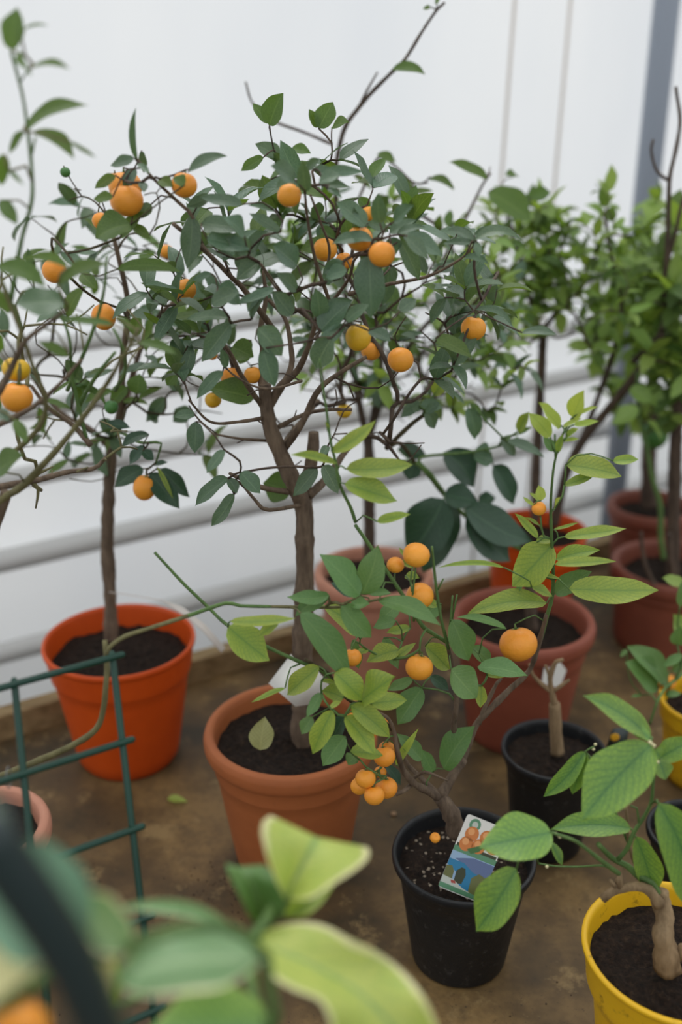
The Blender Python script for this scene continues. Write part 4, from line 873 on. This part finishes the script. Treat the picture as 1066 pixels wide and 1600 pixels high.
# ------------------------------------------------------------------ T15 variegated plant, nearest the lens
b_ = Vector((-.16, .40, TZ)); h_ = .20
T15 = Plant('potted_variegated_lemon', b_, 'blurred variegated plant with cream-edged yellow-green leaves at the bottom left', 'potted plant')
make_pot(T15.root, b_, 'collar', .10, .07, h_, 'terra', .03)
T15.stem('P', [(180, 2300, .18), (230, 1900, .14), (300, 1620, .11), (380, 1480, .10), (440, 1400, .10)], .50, (9, 5), 'green')
T15.stem('L', [(190, 640, .10), (240, 590, .10), (300, 520, .10), (315, 480, .10)], .50, (9, 5), 'green')
def patch(T, rows, Y, fold, mat, wave=.0, c='L', n=24, m=10, tilt=0):
    """a leaf from rows of (left edge, midrib, right edge), base to tip, as seen; fold lifts the edges towards the lens"""
    def cr(a, t):
        k = len(a) - 1; x = min(k - 1e-6, t * k); i = int(x); f = x - i
        p = [a[max(0, min(k, j))] for j in (i - 1, i, i + 1, i + 2)]
        return tuple(.5 * (2 * p[1][q] + (p[2][q] - p[0][q]) * f + (2 * p[0][q] - 5 * p[1][q] + 4 * p[2][q] - p[3][q]) * f * f + (3 * p[1][q] - p[0][q] - 3 * p[2][q] + p[3][q]) * f ** 3) for q in (0, 1))
    Lr, Mr, Rr_ = [[q[k] for q in rows] for k in range(3)]; vs = []; uvs = []
    for i in range(n + 1):
        t = i / n; l, mm, rr = cr(Lr, t), cr(Mr, t), cr(Rr_, t)
        for j in range(m + 1):
            q = j / m * 2 - 1; e = l if q < 0 else rr; a = abs(q)
            x = mm[0] + (e[0] - mm[0]) * a; y = mm[1] + (e[1] - mm[1]) * a
            u, v = px(c, x, y); vs.append(at(u, v, Y[0] + (Y[1] - Y[0]) * t - fold * a ** 1.3 * math.sin(math.pi * min(1, t + .1)) + wave * a * a * math.sin(t * 17 + q * 2) - tilt * q * math.sin(math.pi * min(1, t + .1)))); uvs.append((t, j / m))
    fs = [(i * (m + 1) + j, i * (m + 1) + j + 1, (i + 1) * (m + 1) + j + 1, (i + 1) * (m + 1) + j) for i in range(n) for j in range(m)]
    mb = MB(); mb.add(vs, fs, uvs); T.targets.append(vs[m // 2]); mb.build('leaf', M[mat], T.root, origin=vs[m // 2])
patch(T15, [((304, 496), (309, 498), (314, 498)), ((272, 430), (328, 448), (404, 494)), ((244, 360), (350, 402), (486, 440)), ((226, 298), (376, 352), (556, 396)), ((214, 244), (402, 305), (612, 350)), ((222, 200), (420, 272), (624, 318)), ((250, 180), (426, 262), (616, 300))], (.60, .645), .035, 'leaf_var', .003)
patch(T15, [((296, 560), (300, 562), (304, 566)), ((330, 500), (350, 540), (385, 560)), ((380, 470), (420, 490), (450, 505)), ((460, 420), (480, 430), (500, 425))], (.615, .65), .005, 'leaf_lime')
patch(T15, [((206, 612), (210, 614), (216, 612)), ((170, 560), (222, 565), (290, 540)), ((138, 495), (196, 490), (292, 480)), ((110, 440), (176, 430), (268, 425)), ((86, 390), (150, 392), (248, 385)), ((80, 358), (120, 374), (225, 366))], (.60, .63), .03, 'leaf_mid', .003)
patch(T15, [((186, 640), (190, 645), (190, 652)), ((300, 592), (280, 690), (232, 770)), ((430, 588), (400, 742), (330, 838)), ((560, 650), (510, 805), (430, 880)), ((670, 705), (600, 862), (470, 950)), ((775, 795), (680, 940), (500, 1060)), ((850, 900), (760, 1030), (600, 1160)), ((900, 1040), (850, 1120), (760, 1180)), ((910, 1150), (900, 1170), (890, 1180))], (.56, .50), .012, 'leaf_var', .005, n=34, tilt=.035)
patch(T15, [((415, 1492), (417, 1495), (415, 1499)), ((372, 1452), (366, 1498), (352, 1542)), ((318, 1438), (305, 1500), (290, 1552)), ((252, 1452), (248, 1508), (238, 1558)), ((205, 1490), (205, 1518), (200, 1550)), ((182, 1520), (180, 1528), (184, 1536))], (.47, .44), .008, 'leaf_var2', .003, c='P', tilt=.032)
T15.leaves('K', [(960, 660, 470, 590, 60, {'Y': .0, 's': .08, 'f': .3}), (440, 1010, 375, 560, 90, {'m': 'leaf_cream', 'Y': .0}), (470, 1000, 430, 640, 90, {'m': 'leaf_lime', 'Y': .02}), (1120, 1080, 600, 1110, 330, {'m': 'leaf_lemon', 'Y': -.05})], .54, 'leaf_var2', part=True, nu=20, nv=8, tintv=.02)
T15.leaves('P', [(-40, 1360, 140, 1480, 170, {'m': 'leaf_sea', 'Y': .0, 'r': 0}), (-60, 1500, 60, 1400, 170, {'m': 'leaf_sea', 'Y': .01}), (-60, 1560, 80, 1490, 90, {'m': 'leaf_cream', 'Y': -.01}), (-10, 1240, 16, 1350, 34, {'m': 'leaf_back', 'Y': .0}), (200, 1480, 110, 1390, 70, {'m': 'leaf_var2', 'Y': .04}), (-40, 1560, 50, 1530, 90, {'m': 'leaf_back', 'Y': .0})], .40, 'leaf_var2', part=True, nu=16, nv=8, tintv=.02)
T15.fruit(30, 1612, 48, .40)
T15.grow(T15.targets, rt=.0018, expo=.3, rmax=.004, step=.02, mb='green', sides=8)
P = [at(u, v, yy) for (u, v, yy) in ((-40, 1280, .335), (60, 1420, .34), (130, 1540, .35), (175, 1680, .37), (200, 1900, .41))]
T15.path(P + [Vector((b_.x + .01, b_.y - .02, TZ + h_ - .04))], [.0095] * 6, 'none')
mb = MB(); Q, q = catmull(P + [Vector((b_.x + .01, b_.y - .02, TZ + h_ - .04))], [.0118] * 6, .01); tube(mb, Q, q, 14); mb.build('dark_stem', M['stake'], T15.root)
T15.finish('bark')

# ------------------------------------------------------------------ wire panel
A0 = at(176, 1027, .95); s_ = .1015
g0 = thing('wire_panel', Vector((A0.x - WD.x * .3, A0.y - WD.y * .3, TZ)), 'dark green plastic-coated wire grid panel standing on the bench in front of the orange pot', 'trellis')
LV = Vector((.0128, -.0445, -.0737)); nrow = 7
foot = (A0.z - TZ - .003) / .0737; PN = WD.cross(LV).normalized()
if PN.y > 0: PN = -PN
for c in range(6):
    p = A0 - WD * (c * s_ * .995); mb = MB()
    tube(mb, [p + LV * foot, p - LV * .04, p - LV * .08], [.0036, .0036, .0018], 12); mb.build('upright_wire', M['wire'], g0)
for r in range(nrow + 1):
    p = A0 + LV * r + PN * .003; mb = MB(); a = p + WD * .010; e = p - WD * (5 * s_ + .01)
    tube(mb, [a + WD * .0025, a, e, e - WD * .0025], [.002, .0036, .0036, .002], 12); mb.build('cross_wire', M['wire'], g0)
mb = MB(); p = A0 - WD * s_ + LV + Vector((-.006, 0, -.001)); ring = []
for k in range(21):
    th = 2 * math.pi * k / 20; ring.append(p - WD * .008 + Vector((0, math.cos(th) * .008, math.sin(th) * .011)))
tube(mb, ring, [.0006] * 21, 5); mb.build('tie', simple('grey_tie_wire', (110, 115, 112), .4), g0)

# ------------------------------------------------------------------ picture card in the black pot
def quad_card(name, pts, Y4, label, cat, mat, parent=None, t=.0008):
    P4 = [at(u, v, y) for (u, v), y in zip(pts, Y4)]; c = sum(P4, Vector()) / 4
    mb = MB(); mb.add(P4, [(0, 1, 2, 3)]); o = mb.build(name, mat, parent, smooth=False, origin=None if parent else c, solid=t)
    if not parent: tag(o, label, cat)
    return P4
Yc = T5.base.y
cardp = [(731, 1270), (776, 1292), (752, 1398), (690, 1388)]
# true rectangle, leaning back in the soil
c0 = at(731, 1271, Yc - .025); ex = Vector((.92, -.12, -.36)).normalized(); 
v1 = at(693, 1388, Yc - .062) - c0; ey = (v1 - ex * v1.dot(ex)).normalized(); wd, ht = .058, v1.length * 1.0
card = thing('picture_card', c0 + ey * ht, 'glossy card showing oranges above a blue bay, stuck in the front black pot', 'plant label')
nrm = ex.cross(ey).normalized()
if nrm.dot(CAM - c0) < 0: nrm = -nrm
def cp(x, y, k=0): return c0 + ex * (x * wd) + ey * (y * ht) + nrm * (.0005 + k * .00012)
def poly(mb, pts, k, mi): mb.add([cp(x, y, k) for x, y in pts], [tuple(range(len(pts)))], mi=mi)
mb = MB(); rc = []
for (cx, cy, a0) in ((.93, .96, 0), (.07, .96, 90), (.07, .04, 180), (.93, .04, 270)):
    for j in range(5):
        th = R(a0 + j * 22.5); rc.append((cx + .07 * math.cos(th), cy + .04 * math.sin(th)))
mb.add([cp(x, y, -4) for x, y in rc] + [cp(x, y, 0) for x, y in rc], [tuple(range(20)), tuple(20 + i for i in range(20))] + [(i, (i + 1) % 20, 20 + (i + 1) % 20, 20 + i) for i in range(20)])
mb.build('card_sheet', M['white'], card, smooth=False)
pm = [simple(n, c, .35) for n, c in (('print_sky', (150, 178, 206)), ('print_sea', (40, 122, 164)), ('print_hill', (96, 112, 150)), ('print_green', (92, 142, 108)), ('print_orange', (206, 124, 62)), ('print_dark', (58, 64, 40)), ('print_olive', (104, 108, 62)), ('print_red', (170, 70, 60)), ('print_pale', (190, 196, 186)), ('print_leaf', (70, 112, 60)), ('print_light', (228, 160, 100)))]
mb = MB()
poly(mb, [(.03, .38), (.97, .38), (.97, .43), (.03, .43)], 1, 5)
poly(mb, [(0, .42), (1, .42), (1, .49), (0, .49)], 2, 3)
poly(mb, [(0, .49), (1, .49), (1, .93), (0, .93)], 1, 0)
poly(mb, [(.12, .58), (.3, .54), (.5, .50), (1, .50), (1, .72), (.6, .68), (.35, .62)], 2, 2)
poly(mb, [(.0, .60), (.35, .60), (.6, .67), (1, .70), (1, .93), (.4, .93), (.3, .75), (0, .68)], 3, 1)
poly(mb, [(0, .70), (.12, .68), (.2, .74), (.22, .84), (.1, .86), (0, .84)], 4, 6)
poly(mb, [(.25, .72), (.33, .66), (.42, .66), (.48, .74), (.46, .86), (.28, .88)], 4, 5)
poly(mb, [(.62, .74), (.75, .66), (.9, .68), (1, .64), (1, .93), (.66, .93)], 4, 6)
poly(mb, [(0, .83), (.25, .84), (.5, .90), (.75, .93), (0, .93)], 5, 8)
poly(mb, [(.2, .855), (.3, .85), (.34, .88), (.24, .89)], 6, 7)
poly(mb, [(0, .92), (1, .93), (1, .985), (0, .985)], 6, 3)
poly(mb, [(.28, .42), (.5, .33), (.64, .30), (.55, .40), (.4, .46)], 5, 9)
def disc(mb, x, y, r, k, mi, n=20): poly(mb, [(x + r * math.cos(2 * math.pi * j / n), y + r * .62 * math.sin(2 * math.pi * j / n)) for j in range(n)], k, mi)
disc(mb, .25, .10, .13, 1, 3); disc(mb, .25, .10, .07, 2, 8)
for (x, y) in ((.26, .22), (.6, .20), (.22, .36), (.5, .34), (.82, .28)): disc(mb, x, y, .155, 3, 4); disc(mb, x - .03, y - .025, .075, 4, 10)
disc(mb, .72, .15, .1, 2, 9)
mb.build('printed_picture', pm, card, smooth=False)

def scrap(name, c, rows, label, cat, mat, solid=.0006, grid=None):
    mb = MB(); P_ = [at(u, v, y) for u, v, y in rows]; n = len(P_) // 2
    fs = [(i, i + 1, n + i + 1, n + i) for i in range(n - 1)]; mb.add(P_, fs)
    ctr = sum(P_, Vector()) / len(P_); o = mb.build(name, mat, None, origin=ctr, solid=solid); tag(o, label, cat); return o
scrap('paper_tag', 0, [(455, 1022, 1.32), (463, 1035, 1.30), (490, 1040, 1.29), (515, 1070, 1.30), (420, 1068, 1.29), (440, 1085, 1.27), (462, 1104, 1.27), (488, 1100, 1.28)], 'crumpled white paper tag hanging on the thick middle trunk above its soil', 'tag', M['white'])
scrap('paper_tag', 0, [(250, 936, 1.52), (285, 948, 1.50), (320, 975, 1.49), (352, 1012, 1.48), (262, 945, 1.51), (290, 964, 1.49), (318, 988, 1.48), (346, 1020, 1.47)], 'long thin pale strip tag tied to the slim trunk in the orange pot', 'tag', M['strand'])
mb = MB(); Q, q = catmull([at(170, 925, T1.base.y - .012), at(205, 930, 1.55), at(252, 938, 1.52)], [.0007] * 3, .01); tube(mb, Q, q, 6); tag(mb.build('tag_string', M['strand'], None, origin=Q[0]), 'thin pale string running from the slim trunk to its strip tag', 'string')
scrap('plant_label', 0, [(957, 1140, 1.42), (962, 1138, 1.42), (984, 1136, 1.42), (946, 1172, 1.42), (952, 1174, 1.42), (976, 1178, 1.42)], 'dark plastic plant label with a light edge, behind the biggest lemon leaf', 'plant label', simple('label_dark', (44, 54, 52), .35))
o = bpy.data.objects['plant_label']
pc = at(961, 1152, 1.418); mb = MB()
for k in range(1): sphere(mb, Vector(), .0075, Vector((0, 1, 0)), .12, seg=14, rings=8, dimple=0)
ORG['plant_label'] = o.location.copy()
oo = mb.build('printed_fruit', simple('label_yellow', (214, 160, 40), .4), None, origin=Vector()); oo.parent = o; oo.location = pc - o.location

# fallen things
def fallen_leaf(u0, v0, u1, v1, w, z, label, mat, name='fallen_leaf', lift=.006, cup=.25):
    b = on_z(u0, v0, z + .002); t = on_z(u1, v1, z + lift); mb = MB()
    leaf(mb, b, t, w / ppm(b), Vector((0, -.3, 1)), cup, .04, .02, nu=12, nv=6); tag(mb.build(name, M[mat], None, origin=b), label, 'fallen leaf')
fallen_leaf(262, 1248, 293, 1253, 14, TZ, 'small yellow leaf curl lying on the bare bench board', 'leaf_yel')
mb = MB(); zs = T2.base.z + .215
b = at(406, 1172, 1.215); t = at(414, 1120, 1.235); leaf(mb, b, t, .034, Vector((0, -1, .6)), .1, .05, nu=12, nv=6)
tag(mb.build('fallen_leaf', leaf_mat('faded_leaf', (150, 150, 96), (170, 166, 110), (130, 130, 80), trans=.2), None, origin=b), 'faded green leaf standing in the soil of the middle terracotta pot', 'fallen leaf')
mb = MB(); p = on_z(680, 1309, TZ + T5.base.z - TZ + .16); p = at(680, 1309, 1.092); sphere(mb, p, .0068, Vector((.2, -.6, .8)), .9, dimple=.3)
tag(mb.build('fallen_fruit', M['fruit'], None, origin=p), 'tiny shrivelled orange fruit lying on the soil of the front black pot', 'fruit')
def pebble(u, v, r, label, col):
    mb = MB(); p = on_z(u, v, TZ); p.z = TZ + r * .6; sphere(mb, p, r, ob=.7, seg=12, rings=8, dimple=0); tag(mb.build('pebble', simple('stone', col, .8), None, origin=p), label, 'pebble', 'pebbles on the bench')
pebble(615, 1274, .005, 'small tan pebble on the bench left of the front black pot', (150, 122, 92))
crumbs = MB()
for k in range(260):
    u, v = rnd.uniform(60, 1000), rnd.uniform(1150, 1590)
    if k % 3 == 0: u, v = rnd.gauss(330, 40), rnd.gauss(1400, 30)
    p = on_z(u, v, TZ); r = rnd.uniform(.0005, .0016)
    if any((Vector((p.x, p.y, 0)) - Vector((T.base.x, T.base.y, 0))).length < .11 for T in (T1, T2, T5, T6, T7, T8, T0, T13, T14)): continue
    sphere(crumbs, Vector((p.x, p.y, TZ + r * .5)), r, ob=.8, seg=6, rings=4, dimple=0)
tag(crumbs.build('soil_crumbs', simple('crumb', (62, 48, 38), .9)), 'dark crumbs of soil scattered over the bench board', 'soil', kind='stuff')

# ------------------------------------------------------------------ daylight and camera
w = bpy.data.worlds.new('World'); SC.world = w; w.use_nodes = True; nt = w.node_tree; nt.nodes.clear()
tc = nt.nodes.new('ShaderNodeTexCoord'); sp = nt.nodes.new('ShaderNodeSeparateXYZ'); nt.links.new(tc.outputs['Generated'], sp.inputs[0])
c = ramp(nt, sp.outputs[2], [(0, (.30, .30, .30, 1)), (.05, (.62, .64, .66, 1)), (.5, (.92, .96, 1, 1)), (1, (1, 1, 1, 1))])
bg = nt.nodes.new('ShaderNodeBackground'); bg.inputs[1].default_value = .9; nt.links.new(c, bg.inputs[0])
ow = nt.nodes.new('ShaderNodeOutputWorld'); nt.links.new(bg.outputs[0], ow.inputs[0])
sun = bpy.data.lights.new('overcast_sun', 'SUN'); sun.energy = 2.1; sun.angle = R(60); sun.color = (1, .985, .96)
so = bpy.data.objects.new('overcast_sun', sun); COL.objects.link(so)
so.rotation_euler = Vector((.35, -.75, -.9)).to_track_quat('-Z', 'Y').to_euler()
cam = bpy.data.cameras.new('camera'); co = bpy.data.objects.new('camera', cam); COL.objects.link(co)
cam.sensor_fit = 'VERTICAL'; cam.sensor_height = 36; cam.lens = F / 1600 * 36; cam.clip_start = .02
co.location = CAM; co.rotation_euler = (math.pi / 2 - PITCH, 0, 0); SC.camera = co
cam.dof.use_dof = True; cam.dof.focus_distance = 1.30; cam.dof.aperture_fstop = 1.9
SC.view_settings.view_transform = 'Standard'; SC.view_settings.look = 'None'; SC.view_settings.gamma = 1
SC.view_settings.use_curve_mapping = False; SC.view_settings.exposure = .35
SC.cycles.use_denoising = True
SC.cycles.max_bounces = 8; SC.cycles.transmission_bounces = 4
